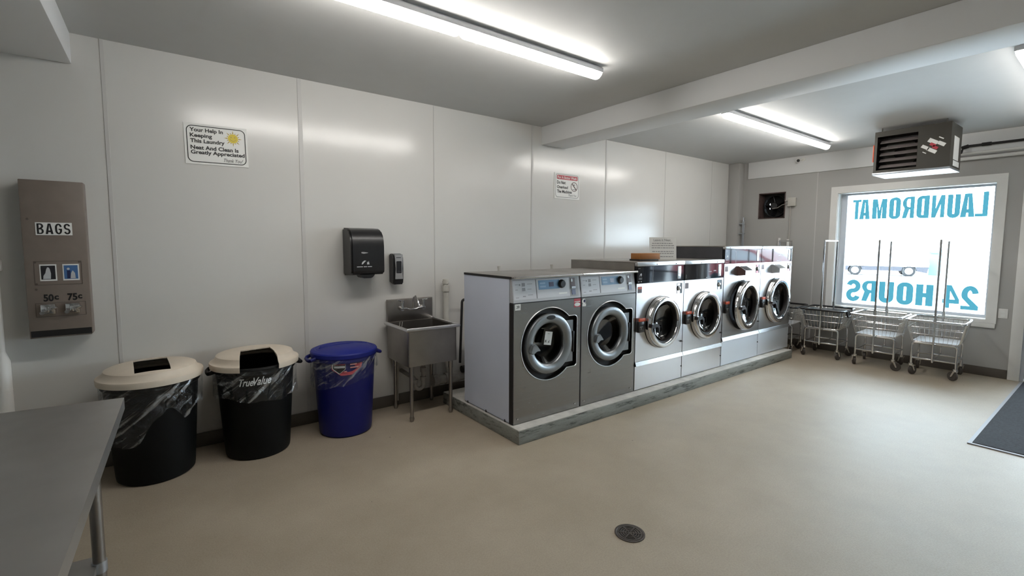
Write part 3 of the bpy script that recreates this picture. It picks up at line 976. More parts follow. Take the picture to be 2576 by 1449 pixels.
    hg = MB().box(cx + R * 1.02, cx + R * 1.02 + .016, Y - .022, Y, cz - .105, cz + .105, bev=.003)
    obj('hinge', hg, 'steel_dull', r)
    # labels, coin box lock
    lab = MB().box(X + .02, X + .082, Y - .0015, Y + .001, z_blk - .088, z_blk - .028, bev=.0005, seg=1)
    lb = obj('rating_label', lab, 'brownlab', r)
    if variant == 0 and not tall:
        obj('label_band', MB().box(X + .021, X + .081, Y - .0022, Y - .001, z_blk - .052, z_blk - .03), 'orange', lb)
    cc = MB().box(X + W - .125, X + W - .032, Y - .0015, Y + .001, z_blk - .130, z_blk - .022)
    cl = obj('coin_lock', cc, 'black', r)
    cl2 = MB().lathe([(.024, -.002), (.024, -.010), (.012, -.018), (0, -.018)], (X + W - .095, Y, z_blk - .076), 'y', 20)
    cl2.box(X + W - .122, X + W - .075, Y - .004, Y - .001, z_blk - .128, z_blk - .100).box(X + W - .122, X + W - .075, Y - .004, Y - .001, z_blk - .048, z_blk - .026)
    obj('lock_barrel', cl2, 'chrome', cl)
    # lower drawer panel
    dp = obj('drawer_panel', MB().box(X + .004, X + W - .004, Y - .001, Y + .028, Z + .006, z_drw - .03, bev=.002, seg=1), 'steel_low_tall' if tall else 'steel_low', r)
    lip = MB().prism([(Y - .018, z_drw - .028), (Y + .005, z_drw - .034), (Y + .005, z_drw + .010), (Y - .006, z_drw + .010)], X + .003, X + W - .003, 'x')
    obj('drawer_lip', lip, 'steel_b' if tall else 'steel', dp)
    dk = MB().lathe([(0, -.012), (.006, -.011), (.006, 0)], (X + W - .012, Y, z_drw - .14), 'y', 10)
    dk.prism([(X + W - .05, cz - .245), (X + W - .03, cz - .232), (X + W - .012, cz - .243)], Y - .02, Y, 'y')
    obj('catch', dk, 'black', r)
    if tall:
        bx, bz = X + .295, z_blk - .145
        sp = obj('soap_hopper', MB().prism([(Y, bz), (Y - .10, bz + .012), (Y - .10, bz + .065), (Y - .015, bz + .115), (Y, bz + .115)], bx, bx + .185, 'x'), 'steel_b', r)
        bmesh_lid = MB().prism([(Y - .098, bz + .0668), (Y - .0945, bz + .0705), (Y - .025, bz + .112), (Y - .020, bz + .110)], bx + .02, bx + .165, 'x')
        obj('hopper_lid', bmesh_lid, 'blackmatt' if variant == 0 else 'steel_dull', sp)
        if variant == 0:
            obj('hopper_side', MB().prism([(Y, bz), (Y - .10, bz + .012), (Y - .10, bz + .065), (Y - .015, bz + .115), (Y, bz + .115)], bx - .002, bx, 'x'), 'brownlab', sp)
    return r

g = 'row of front-load washers'
washer_b(3.604, .778, .89, 1.362, 1.318, 1.152, .384, .755, .262, 'stainless washer with dark fascia, chrome door and bright orange latch label, beside the grey-doored washers', g, 'steel_dull', variant=0)
washer_b(4.384, .778, .89, 1.362, 1.318, 1.152, .384, .757, .264, 'lower stainless chrome-door washer directly beside the tall pair, no soap hopper', g, 'steel_dull', variant=1)
washer_b(5.170, .872, .72, 1.512, 1.475, 1.306, .436, .805, .300, 'tall stainless washer with its chrome door slightly ajar and a soap hopper with dark lid', g, 'cabinet_dark', tall=True, ajar=math.radians(5), variant=0)
washer_b(6.044, .872, .72, 1.512, 1.475, 1.306, .436, .803, .300, 'tall stainless washer at the far end of the row, door shut, beside the carts', g, 'cabinet_dark', tall=True, variant=1)

# things standing on the third washer
ct = thing('cardboard_box', 'small orange-brown carton lying on top of a low stainless washer', 'box', (3.99, -1.10, 1.362), math.radians(-12))
obj('carton', MB().box(-.13, .13, -.07, .07, .014, .075, bev=.002), 'tan_box', ct, world=False)
obj('carton_tray', MB().box(-.145, .10, -.085, .075, 0, .016, bev=.003), 'blackmatt', ct, world=False)
sg = thing('paper_sign', 'white printed notice standing on a stainless washer beside an orange-brown carton', 'sign', (4.40, -1.02, 1.362), math.radians(-40))
sh = MB().box(-.145, .145, -.0015, .0015, 0, .245).rot(Matrix.Rotation(math.radians(-7), 4, 'X'))
shd = obj('sheet', sh, 'paper', sg, world=False)
ln = MB()
for (a, b_, z) in ((-.115, .115, .175), (-.12, .12, .150), (-.12, .12, .125), (-.115, .115, .085), (-.045, .115, .063), (-.065, .11, .03)):
    x = a
    while x < b_ - .01:
        w = min(rnd.uniform(.012, .035), b_ - x)
        ln.box(x, x + w, -.0025, -.0015, z, z + .008)
        x += w + .006
ln.rot(Matrix.Rotation(math.radians(-7), 4, 'X'))
obj('sheet_print', ln, 'soapface', shd, world=False)
tt = text_mesh('Leave it Neat.', .19, .026, bold=.01)
tt.transform(Matrix.Rotation(math.radians(-7), 4, 'X') @ Matrix.Translation((-.10, -.0025, .202)) @ Matrix.Rotation(PI / 2, 4, 'X'))
obj('sheet_title', tt, 'soapface', shd, world=False)
sp_ = MB().box(-.11, .11, .015, .06, 0, .03, bev=.003)
obj('sheet_stand', sp_, 'blackmatt', sg, world=False)

# ------------------------------------------------------------------ pipes behind the machines
pp = thing('waste_pipe', 'white plastic standpipe behind the steel sink with a fat grey drain run at its foot', 'pipe', (2.235, -.07, .17))
obj('standpipe', MB().tube([(2.235, -.15, .22), (2.235, -.13, .30), (2.235, -.07, .42), (2.235, -.07, 1.10)], .030, 16), 'pvc', pp)
obj('pipe_collar', MB().tube([(2.235, -.07, 1.06), (2.235, -.07, 1.115)], .038, 16).tube([(2.235, -.07, 1.135), (2.235, -.07, 1.165)], .034, 16).tube([(2.235, -.07, 1.165), (2.235, -.07, 1.180)], .029, 16).tube([(2.235, -.07, 1.1), (2.235, -.07, 1.15)], .026, 16), 'pvc', pp)
obj('drain_run', MB().tube([(2.04, -.16, .215), (6.6, -.16, .215)], .045, 16), 'pvc_d', pp, label='fat grey drain run')
for xa, xb, rr in ((2.035, 2.09, .056), (2.17, 2.31, .055)):
    obj('pipe_fitting', MB().tube([(xa, -.16, .215), (xb, -.16, .215)], rr, 16), 'pvc_d', pp)
bp_ = thing('gas_pipe', 'black vertical pipe against the wall next to the first washer', 'pipe', (2.39, -.10, .36))
obj('pipe_run', MB().tube([(2.375, -.1, .33), (2.402, -.1, .94)] + arc3((2.43, -.1, .94), (-1, 0, 0), (0, 0, 1), .028, .2, PI / 2, 5) + [(2.6, -.1, .968)], .013, 12), 'blackmatt', bp_)
bh = thing('drain_hose', 'thick black hose running low behind the sink', 'hose', (2.34, -.19, .255))
obj('hose_run', MB().tube([(2.34, -.19, .289), (2.6, -.19, .289), (2.9, -.19, .289), (3.5, -.19, .289)], .034, 14), 'blackmatt', bh)
for i, (x, z) in enumerate(((2.715, 1.22), (3.42, 1.22))):
    vt = thing('vent_stub', ('thin white pipe tip above the back of the washer beside the sink', 'thin white pipe tip showing above the back of the second washer from the sink')[i], 'pipe', (x, -.30, .26))
    obj('stub', MB().tube([(x, -.30, .26), (x, -.30, 1.285)], .014, 10).tube([(x, -.3, 1.285), (x, -.3, 1.305)], .018, 10), 'pvc', vt)

# ------------------------------------------------------------------ utility sink
sk = thing('utility_sink', 'dull stainless one-bowl utility sink on four pipe legs by the wall', 'sink', (1.87, -.29, 0))
b = MB()
x0, x1, y0, y1, zt, zb = 1.634, 2.100, -.515, -.045, .802, .485
wall_t = .008
oo, ii = rrect(x0, x1, y0, y1, .014, 4), rrect(x0 + wall_t, x1 - wall_t, y0 + wall_t, y1 - wall_t, .03, 4)
def rowz(pts, z): return [b.bm.verts.new((p[0], p[1], z)) for p in pts]
rows = [rowz(oo, zb), rowz(oo, zt), rowz(ii, zt), rowz(ii, zb + .012)]
for k in range(3):
    for i in range(len(oo)):
        j = (i + 1) % len(oo)
        b.bm.faces.new((rows[k][i], rows[k][j], rows[k + 1][j], rows[k + 1][i]))
b.bm.faces.new(rows[0])
b.bm.faces.new(rows[3])
obj('basin', b, 'steel_dull', sk, smooth=40)
rim = MB().tube([(x0 - .012, y1, zt), (x0 - .012, y0 - .012, zt), (x1 + .012, y0 - .012, zt), (x1 + .012, y1, zt)], .016, 12)
obj('rolled_rim', rim, 'steel_b', sk)
obj('backsplash', MB().box(x0 + .012, x1 + .002, -.045, -.012, zt - .03, 1.012, bev=.004), 'steel_dull', sk)
for (lx, ly) in ((1.672, -.480), (2.052, -.480), (1.690, -.090), (2.066, -.075)):
    lg = obj('leg', MB().tube([(lx, ly, .035), (lx, ly, zb + .004)], .0165, 14).tube([(lx, ly, zb - .07), (lx, ly, zb)], .021, 14), 'steel_dull', sk)
    obj('foot', MB().lathe([(.013, 0), (.017, .012), (.021, .025), (.018, .04), (.015, .05)], (lx, ly, 0), 'z', 16), 'steel_dull', lg)
tr = MB().tube([(1.88, -.28, zb + .002), (1.88, -.28, .30), (1.878, -.28, .25)] + arc3((1.84, -.28, .245), (1, 0, 0), (0, 0, -1), .038, 0, PI, 8) + [(1.80, -.28, .29), (1.79, -.26, .315), (1.78, -.16, .325), (1.78, -.02, .33)], .019, 14)
obj('trap', tr, 'pvc_d', sk, label='grey-white waste trap under the bowl')
tn = MB().tube([(1.88, -.28, .40), (1.88, -.28, .36)], .027, 14).tube([(1.879, -.28, .315), (1.879, -.28, .285)], .028, 12).tube([(1.80, -.28, .27), (1.80, -.28, .30)], .027, 12)
obj('trap_nut', tn, 'pvc_d', sk)
sv = MB()
for xx in (1.735, 1.71):
    sv.tube([(xx, -.03, .05), (xx, -.045, .42), (xx + .05, -.045, .80)], .009, 8)
    sv.tube([(xx, -.032, .38), (xx, -.032, .43)], .016, 8)
obj('supply_hose', sv, 'pvc', sk)
fz = .928
fc = MB()
fc.tube([(1.75, -.105, fz), (1.80, -.105, fz), (1.83, -.105, fz - .012), (1.90, -.105, fz - .012), (1.93, -.105, fz), (1.99, -.105, fz)], .011, 12)
for xx in (1.765, 1.975):
    fc.tube([(xx, -.044, fz), (xx, -.11, fz)], .020, 14)
    fc.tube([(xx, -.105, fz), (xx, -.105, fz + .062)], [.013, .011], 12)
fau = obj('faucet', fc, 'chrome', sk)
fs = MB().tube([(1.872, -.105, fz - .01), (1.872, -.107, fz + .05), (1.873, -.115, fz + .10), (1.874, -.15, fz + .115), (1.876, -.20, fz + .07), (1.877, -.215, fz + .02)], .0095, 12)
obj('spout', fs, 'chrome', fau)
for xx, s in ((1.765, -1), (1.975, 1)):
    fh = MB().tube([(xx, -.105, fz + .055), (xx, -.105, fz + .078)], .016, 12).tube([(xx, -.105, fz + .072), (xx + s * .05, -.115, fz + .085)], [.009, .006], 10)
    obj('tap_lever', fh, 'chrome', fau)

# ------------------------------------------------------------------ wall fittings
# bag vending box
bv = thing('bag_dispenser', 'tall taupe metal bag vending box hung on the wall, labelled BAGS', 'dispenser', (-.512, -.06, .94))
bx0, bx1, by = -.656, -.368, -.118
obj('housing', MB().box(bx0, bx1, by, -.0005, .942, 1.903, bev=.004), 'taupe', bv)
sl = obj('delivery_slot', MB().box(bx0 + .006, bx1 - .004, by - .002, by + .01, .944, .984), 'void', bv)
obj('slot_lip', MB().box(bx0 + .004, bx1 - .004, by - .012, by, .940, .946), 'taupe_d', bv)
lp = obj('name_plate', MB().box(-.596, -.432, by - .002, by + .001, 1.571, 1.648), 'paper', bv, label='white plate reading BAGS')
L = []
for ch, xa, xb in (('B', -.5895, -.5595), ('A', -.5515, -.5175), ('G', -.5090, -.4780), ('S', -.4695, -.4395)):
    me = letter(ch, xb - xa, .064, (xb - xa) * .30)
    me.transform(Matrix.Translation((xa, by - .003, 1.5775)) @ Matrix.Rotation(PI / 2, 4, 'X'))
    L.append(me)
obj('plate_lettering', join(*L), 'ink', lp)
fr = MB()
for (a, b_, z0, z1) in ((-.616, -.400, 1.265, 1.412), (-.622, -.392, 1.068, 1.155)):
    fr.prism([(a, z0), (b_, z0), (b_, z1), (a, z1)], by - .0015, by + .001, 'y', holes=[[(a + .0025, z0 + .0025), (b_ - .0025, z0 + .0025), (b_ - .0025, z1 - .0025), (a + .0025, z1 - .0025)]])
for (a, z) in ((-.628, 1.667), (-.612, 1.24), (-.61, 1.405), (-.41, 1.405), (-.61, 1.272)):
    fr.lathe([(0, -.003), (.005, -.002), (.006, 0)], (a, by, z), 'y', 10)
obj('plate_outline', fr, 'taupe_d', bv)
for k, (xa, bg) in enumerate(((-.592, 'photo_dark'), (-.489, 'photo_blue'))):
    p = obj('photo_card', MB().box(xa, xa + .076, by - .002, by + .001, 1.290, 1.392), 'paper', bv)
    q = obj('photo_print', MB().box(xa + .006, xa + .070, by - .003, by, 1.299, 1.384), bg, p)
    c = xa + .038
    if k == 0:
        f = MB().prism([(c - .024, 1.302), (c + .010, 1.302), (c + .012, 1.335), (c + .008, 1.362), (c + .004, 1.372), (c - .003, 1.374), (c - .008, 1.362), (c - .013, 1.338), (c - .022, 1.322)], by - .004, by - .003, 'y')
        obj('photo_figure', f, 'photo_grey', p)
    else:
        f = MB().prism([(c - .018, 1.302), (c - .004, 1.302), (c - .002, 1.352), (c - .018, 1.352)], by - .004, by - .003, 'y')
        obj('photo_figure', f, 'photo_navy', p)
        f = MB().prism([(c - .004, 1.302), (c + .020, 1.302), (c + .018, 1.335), (c + .008, 1.352), (c, 1.335)], by - .0045, by - .003, 'y').prism(circle(c - .012, 1.362, .007, 12), by - .004, by - .003, 'y')
        obj('photo_figure', f, 'photo_grey', p)
obj('price_lettering', join(text_on_front('50', -.584, by - .002, 1.163, .046, .045, bold=.035), text_on_front('c', -.535, by - .002, 1.172, .020, .026, bold=.035),
    text_on_front('75', -.476, by - .002, 1.163, .046, .045, bold=.035), text_on_front('c', -.427, by - .002, 1.172, .020, .026, bold=.035)), 'ink', bv)
for xa in (-.598, -.487):
    cm = MB().box(xa, xa + .068, by - .028, by, 1.085, 1.148, bev=.006).box(xa + .024, xa + .040, by - .045, by - .02, 1.098, 1.135, bev=.004)
    cm.tube([(xa + .052, by - .03, 1.115), (xa + .078, by - .034, 1.128)], [.009, .005], 8).tube([(xa + .008, by - .02, 1.096), (xa + .008, by - .04, 1.096)], .011, 12)
    obj('coin_mechanism', cm, 'chrome', bv)

# large notice
s1 = thing('wall_sign', 'large white notice with a smiling yellow sun asking to keep the laundry neat', 'sign', (.373, -.003, 2.095))
A = Matrix.Translation((.374, 0, 2.2425)) @ Matrix.Rotation(math.radians(-.9), 4, 'Y') @ Matrix.Translation((-.374, 0, -2.2425))
def s1o(name, mb, mat, parent, label=None):
    if isinstance(mb, MB):
        mb.rot(A)
    else:
        mb.transform(A)
    return obj(name, mb, mat, parent, label=label)
x0, x1, z0, z1 = .176, .572, 2.098, 2.386
bd = s1o('sign_board', MB().box(x0, x1, -.005, -.0005, z0, z1), 'paper', s1)
s1o('sign_border', MB().prism(rrect(x0 + .014, x1 - .012, z0 + .014, z1 - .014, .036), -.0062, -.005, 'y', holes=[rrect(x0 + .0195, x1 - .0175, z0 + .0195, z1 - .0195, .031)]), 'ink', bd)
L = []
for (s_, xa, za, w, h) in (('Your Help In', .035, .222, .205, .036), ('Keeping', .035, .183, .135, .036), ('This Laundry', .035, .144, .212, .036),
                           ('Neat And Clean Is', .035, .105, .300, .029), ('Greatly Appreciated', .035, .064, .338, .036)):
    L.append(text_on_front(s_, x0 + xa, -.0062, z0 + za, w, h, bold=.030))
L.append(text_on_front('Thank You!', x0 + .236, -.0062, z0 + .028, .125, .026, shear=.4))
s1o('sign_lettering', join(*L), 'ink', bd)
sx, sz = x0 + .303, z0 + .205
ry = MB()
for i in range(16):
    a = 2 * PI * i / 16 + PI / 2
    ro = .058 if i % 2 == 0 else .044
    ry.prism([(sx + .036 * math.cos(a - .13), sz + .036 * math.sin(a - .13)), (sx + ro * math.cos(a), sz + ro * math.sin(a)), (sx + .036 * math.cos(a + .13), sz + .036 * math.sin(a + .13))], -.0058, -.005, 'y')
s1o('sun_rays', ry, 'sunray', bd)
s1o('sun_face', MB().prism(circle(sx, sz, .033, 32), -.0064, -.005, 'y'), 'yellow', bd)
sf = MB().prism([(sx - .012 + .004 * math.cos(a), sz + .009 + .006 * math.sin(a)) for a in [PI * i / 6 for i in range(12)]], -.0072, -.0064, 'y')
sf.prism([(sx + .012 + .004 * math.cos(a), sz + .009 + .006 * math.sin(a)) for a in [PI * i / 6 for i in range(12)]], -.0072, -.0064, 'y')
sf.tube([(sx + .020 * math.cos(a), -.0068, sz - .001 + .016 * math.sin(a)) for a in [PI * 1.08 + PI * .84 * i / 10 for i in range(11)]], .0016, 6)
s1o('sun_features', sf, 'sunray', bd)

# small notice
s2 = thing('wall_sign', 'small square notice with a red heading about not overloading the machines', 'sign', (3.914, -.003, 2.063))
x0, x1, z0, z1 = 3.712, 4.118, 2.063, 2.362
bd = obj('sign_board', MB().box(x0, x1, -.005, -.0005, z0, z1), 'paper', s2)
obj('sign_border', MB().prism(rrect(x0 + .016, x1 - .014, z0 + .014, z1 - .012, .034), -.0062, -.005, 'y', holes=[rrect(x0 + .0225, x1 - .0205, z0 + .0205, z1 - .0185, .028)]), 'soapface', bd)
hdg = obj('heading_band', MB().prism(rrect(x0 + .038, x1 - .032, z1 - .075, z1 - .026, .012), -.006, -.005, 'y'), 'red_ink', bd)
obj('heading_lettering', text_on_front('For A Better Wash', x0 + .05, -.0067, z1 - .066, .305, .030, bold=.012), 'paper', hdg)
L = []
for (s_, xa, za, w, h) in (('Do Not', .04, .170, .135, .038), ('Overload', .04, .118, .175, .034), ('The Machines', .04, .066, .240, .036)):
    L.append(text_on_front(s_, x0 + xa, -.0062, z0 + za, w, h, bold=.028))
L.append(text_on_front('Thank You', x0 + .225, -.0062, z0 + .034, .13, .024, shear=.4))
obj('sign_lettering', join(*L), 'ink', bd)
cxs, czs = x0 + .318, z0 + .150
rg = MB().prism(circle(cxs, czs, .056, 40), -.0062, -.005, 'y', holes=[circle(cxs, czs, .048, 40)])
rg.tube([(cxs - .036, -.0056, czs + .036), (cxs + .036, -.0056, czs - .036)], .0045, 6)
obj('prohibition_ring', rg, 'brownlab', bd)
fg = MB().prism([(cxs - .028, czs - .038), (cxs + .024, czs - .038), (cxs + .024, czs - .028), (cxs - .028, czs - .028)], -.006, -.005, 'y')
fg.prism([(cxs - .020, czs + .018), (cxs - .005, czs + .034), (cxs + .016, czs + .026), (cxs + .012, czs + .012), (cxs - .008, czs + .012)], -.006, -.005, 'y')
obj('pictogram', fg, 'soapface', bd)

# paper towel dispenser
td = thing('towel_dispenser', 'large gloss black paper towel dispenser on the wall', 'dispenser', (1.41, -.11, 1.24))
tp_pts = [(-.0005, 1.252), (-.205, 1.262), (-.222, 1.275), (-.228, 1.30), (-.228, 1.50), (-.220, 1.56), (-.200, 1.605), (-.165, 1.640), (-.115, 1.655), (-.0005, 1.662)]
b = MB().prism(tp_pts, 1.268, 1.556, 'x')
es = [e for e in b.bm.edges if abs(e.verts[0].co.x - e.verts[1].co.x) < 1e-6]
bmesh.ops.bevel(b.bm, geom=es, offset=.014, segments=4, affect='EDGES')
tdh = obj('cover', b, 'black', td, smooth=50)
obj('chute', MB().prism([(1.345, 1.262), (1.36, 1.238), (1.375, 1.232), (1.435, 1.232), (1.452, 1.240), (1.47, 1.262)], -.215, -.10, 'y'), 'black', td)
mk = MB().prism([(1.352, 1.445), (1.372, 1.440), (1.405, 1.446), (1.41, 1.45), (1.372, 1.456), (1.352, 1.455)], -.2292, -.2282, 'y')
obj('maker_mark', mk, 'soapface', td)
hm = MB().prism([(1.352, 1.352), (1.358, 1.370), (1.375, 1.383), (1.392, 1.382), (1.378, 1.370), (1.362, 1.352)], -.2292, -.2282, 'y')
hm.prism([(1.398, 1.35), (1.40, 1.375), (1.407, 1.365), (1.413, 1.38), (1.419, 1.35)], -.2292, -.2282, 'y')
for (a, b_) in ((1.312, 1.362), (1.370, 1.398), (1.405, 1.44)):
    hm.box(a, b_, -.2292, -.2282, 1.328, 1.334)
obj('hand_symbol', hm, 'photo_grey', td)

# soap dispenser
sd = thing('soap_dispenser', 'slim black and grey soap dispenser beside the paper towel dispenser', 'dispenser', (1.735, -.05, 1.15))
b = MB().prism([(-.0005, 1.172), (-.06, 1.155), (-.095, 1.155), (-.105, 1.20), (-.108, 1.30), (-.104, 1.40), (-.092, 1.428), (-.05, 1.436), (-.0005, 1.432)], 1.684, 1.782, 'x')
es = [e for e in b.bm.edges if abs(e.verts[0].co.x - e.verts[1].co.x) < 1e-6]
bmesh.ops.bevel(b.bm, geom=es, offset=.010, segments=3, affect='EDGES')
obj('body', b, 'black', sd, smooth=50)
fpo = [(1.694, 1.428), (1.772, 1.428), (1.768, 1.36), (1.764, 1.30), (1.768, 1.24), (1.770, 1.205), (1.697, 1.205), (1.699, 1.25), (1.703, 1.30), (1.699, 1.36)]
sfp = obj('push_plate', MB().prism(fpo, -.114, -.098, 'y'), 'soapface', sd)
obj('level_window', MB().prism(rrect(1.708, 1.758, 1.258, 1.368, .008), -.1155, -.113, 'y'), 'amber', sfp)
obj('plate_mark', MB().box(1.707, 1.752, -.1155, -.113, 1.396, 1.402).prism([(1.715, 1.262), (1.757, 1.268), (1.757, 1.276), (1.72, 1.285)], -.1165, -.115, 'y'), 'ink', sfp)

# white pipe at the left edge
wp = thing('wall_pipe', 'white plastic pipe standing against the wall beside the bag vending box', 'pipe', (-.80, -.03, 0))
obj('pipe_upper', MB().tube([(-.797, -.03, .86), (-.797, -.03, 2.6)], .018, 12), 'white', wp)
obj('pipe_lower', MB().tube([(-.795, -.035, .0), (-.795, -.035, .80), (-.797, -.03, .86)], [.035, .035, .018], 14).tube([(-.795, -.035, .62), (-.795, -.035, .625)], .036, 14), 'white', wp)
obj('pipe_strap', MB().box(-.825, -.767, -.055, -.0005, 1.352, 1.425, bev=.008), 'white', wp)

# ------------------------------------------------------------------ rubbish bins
def bin_body(cx, cy, rb, rt, h):
    pr = [(0, .004), (rb * .93, 0), (rb * .985, .012), (rb, .035), (rb + (rt - rb) * .97, h - .06), (rt + .004, h - .055), (rt + .012, h - .045), (rt + .014, h - .01), (rt + .006, h), (rt - .012, h), (rt - .016, h - .05), (rb - .012, .03), (0, .02)]
    return MB().lathe(pr, (cx, cy, 0), 'z', 72)

def bin_handle(cx, cy, rt, z, s):
    p = [(cx + s * (rt + .0), cy - .075, z + .012), (cx + s * (rt + .032), cy - .072, z), (cx + s * (rt + .043), cy - .05, z - .006), (cx + s * (rt + .045), cy, z - .008), (cx + s * (rt + .043), cy + .05, z - .006), (cx + s * (rt + .032), cy + .072, z), (cx + s * (rt + .0), cy + .075, z + .012)]
    return MB().tube(p, .014, 10)

def liner(cx, cy, r_at, z_top, hem, seed, n=150, m=16):
    """loose crinkled skirt of clear plastic hanging outside the bin; hem(a) gives its lower edge"""
    q = random.Random(seed)
    ph = [q.uniform(0, 2 * PI) for _ in range(12)]
    b = MB()
    rows = []
    for k in range(m + 1):
        t = k / m
        row = []
        for i in range(n):
            a = 2 * PI * i / n
            z = z_top + (hem(a) - z_top) * t
            w = (.003 + .012 * t) * (math.sin(9 * a + ph[0] + 2.2 * t) * .4 + math.sin(17 * a + ph[1] - 3 * t) * .35 + math.sin(31 * a + ph[2] + 5 * t) * .25 + math.sin(53 * a + ph[3] + 9 * t) * .15)
            r = r_at(z) + .006 + .010 * t + w
            row.append(b.bm.verts.new((cx + r * math.cos(a), cy + r * math.sin(a), z)))
        rows.append(row)
    for k in range(m):
        for i in range(n):
            j = (i + 1) % n
            b.bm.faces.new((rows[k][i], rows[k][j], rows[k + 1][j], rows[k + 1][i]))
    return b

def dome_lid(cx, cy, r, zr, zt):
    pr = [(0, zt), (r * .55, zt - .002), (r * .80, zt - .014), (r * .86, zt - .022), (r * .90, zr + .028), (r * .965, zr + .016), (r, zr + .012), (r + .003, zr + .004), (r, zr - .026), (r - .006, zr - .026), (r - .006, zr + .004),
          (r * .90, zr + .012), (r * .84, zt - .036), (r * .55, zt - .010), (0, zt - .008)]
    return MB().lathe(pr, (cx, cy, 0), 'z', 96)

def rbin(rb, rt, h):
    return lambda z: rb + (rt - rb) * min(1, z / h)

# bin 1: black, beige lid with a square hole, long plastic skirt
bc = (-.078, -.288)
b1 = thing('trash_can', 'black trash can by the steel table, beige lid with a square hole, long plastic liner', 'trash can', (*bc, 0), 0, 'trash cans along the wall')
obj('can_body', bin_body(*bc, .215, .252, .66), 'bin_black', b1)
def hem1(a):
    d = (math.degrees(a) + 360) % 360        # 270 faces the room
    base = .445 - .175 / (1 + math.exp((d - 262) / 5)) + .05 * math.exp(-((d - 290) / 10) ** 2) - .05 * math.exp(-((d - 309) / 9) ** 2) + .02 * math.exp(-((d - 345) / 18) ** 2) + .16 / (1 + math.exp((d - 150) / 10))
    return base + .006 * math.sin(7 * a)
obj('liner', liner(*bc, rbin(.215, .268, .66), .645, hem1, 3), 'film', b1)
lid = obj('lid', dome_lid(*bc, .283, .668, .742), 'lid_beige', b1, label='beige domed lid')
hc = MB().box(-.168, .014, -.495, -.150, .60, .80)
hc.rot(Matrix.Translation((-.078, -.30, 0)) @ Matrix.Rotation(math.radians(3), 4, 'Z') @ Matrix.Translation((.078, .30, 0)))
me = hc.mesh('cutter')
me.transform(Matrix.Translation((-bc[0], -bc[1], 0)))
co = bpy.data.objects.new('cutter', me); C.objects.link(co); co.location = (*bc, 0)
boolcut(lid, co)

# bin 2: black, beige lid cut open at the front
bc = (.527, -.292)
b2 = thing('trash_can', 'black trash can between two other cans, beige lid open at the front, white script lettering', 'trash can', (*bc, 0), 0, 'trash cans along the wall')
obj('can_body', bin_body(*bc, .213, .252, .665), 'bin_black', b2)
for s in (-1, 1):
    obj('handle', bin_handle(*bc, .255, .632, s), 'bin_black', b2)
def hem2(a):
    d = (math.degrees(a) + 360) % 360
    return .43 + .03 * math.sin(2 * a + .5) + .025 * math.exp(-((d - 300) / 30) ** 2) + .008 * math.sin(7 * a)
obj('liner', liner(*bc, rbin(.213, .266, .665), .652, hem2, 11), 'film', b2)
lid = obj('lid', dome_lid(*bc, .287, .674, .752), 'lid_beige', b2, label='beige domed lid')
hc = MB().prism([(.435, -.285), (.628, -.262), (.640, -.70), (.372, -.70)], .60, .82, 'z')
me = hc.mesh('cutter')
me.transform(Matrix.Translation((-bc[0], -bc[1], 0)))
co = bpy.data.objects.new('cutter', me); C.objects.link(co); co.location = (*bc, 0)
boolcut(lid, co)
# script lettering wrapped on the body
def wrap(me, cx, cy, r, yaw):
    for v in me.vertices:
        a = v.co.x / r - PI / 2 + yaw
        v.co = (cx + r * math.cos(a), cy + r * math.sin(a), v.co.z)
    return me
tm = text_mesh('True', .090, .052, bold=.018, shear=.45)
t2 = text_mesh('Value', .112, .056, bold=.018, shear=.45)
t2.transform(Matrix.Translation((.090, 0, 0)))
tm = join(tm, t2)
tm.transform(Matrix.Translation((-.100, 0, .545)) @ Matrix.Rotation(PI / 2, 4, 'X') @ Matrix.Rotation(math.radians(1), 4, 'Z'))
obj('can_lettering', wrap(tm, *bc, .2525, -.16), 'paper', b2)

# bin 3: blue
bc = (1.168, -.300)
b3 = thing('trash_can', 'bright blue trash can and lid next to the steel sink, red sticker on its side', 'trash can', (*bc, 0), 0, 'trash cans along the wall')
bb = bin_body(*bc, .205, .238, .655)
obj('can_body', bb, 'bin_blue', b3)
for s in (-1, 1):
    obj('handle', bin_handle(*bc, .240, .625, s), 'bin_blue', b3)
pr = [(0, .706), (.10, .705), (.17, .698), (.205, .688), (.215, .684), (.225, .688), (.252, .678), (.258, .668), (.256, .640), (.250, .640), (.250, .664), (.20, .675), (0, .69)]
lid = obj('lid', MB().lathe(pr, (*bc, 0), 'z', 96), 'lid_blue', b3)
rb_ = MB()
rb_.tube([(bc[0] + x, bc[1] + .06 + .05 * (1 - (x / .17) ** 2), .703 - .010 * (x / .17) ** 2) for x in [-.17 + .034 * i for i in range(11)]], .007, 8)
rb_.tube([(bc[0] + x, bc[1] + .015 + .012 * (1 - (x / .19) ** 2), .7045 - .010 * (x / .19) ** 2) for x in [-.19 + .038 * i for i in range(11)]], .007, 8)
obj('lid_rib', rb_, 'lid_blue', lid)
def hem3(a):
    d = (math.degrees(a) + 360) % 360
    return .445 + .05 * math.cos(a + .1) + .03 * math.exp(-((d - 330) / 20) ** 2) + .007 * math.sin(8 * a)
obj('liner', liner(*bc, rbin(.205, .252, .655), .632, hem3, 23), 'film', b3)
ha = MB().tube([(bc[0] + .217 * math.cos(a), bc[1] + .217 * math.sin(a), z) for (a, z) in [(-PI / 2 - .25 + .5 * i / 12, .335 + .022 * math.sin(PI * i / 12)) for i in range(13)]], .006, 8)
obj('grip_ridge', ha, 'bin_blue', b3)
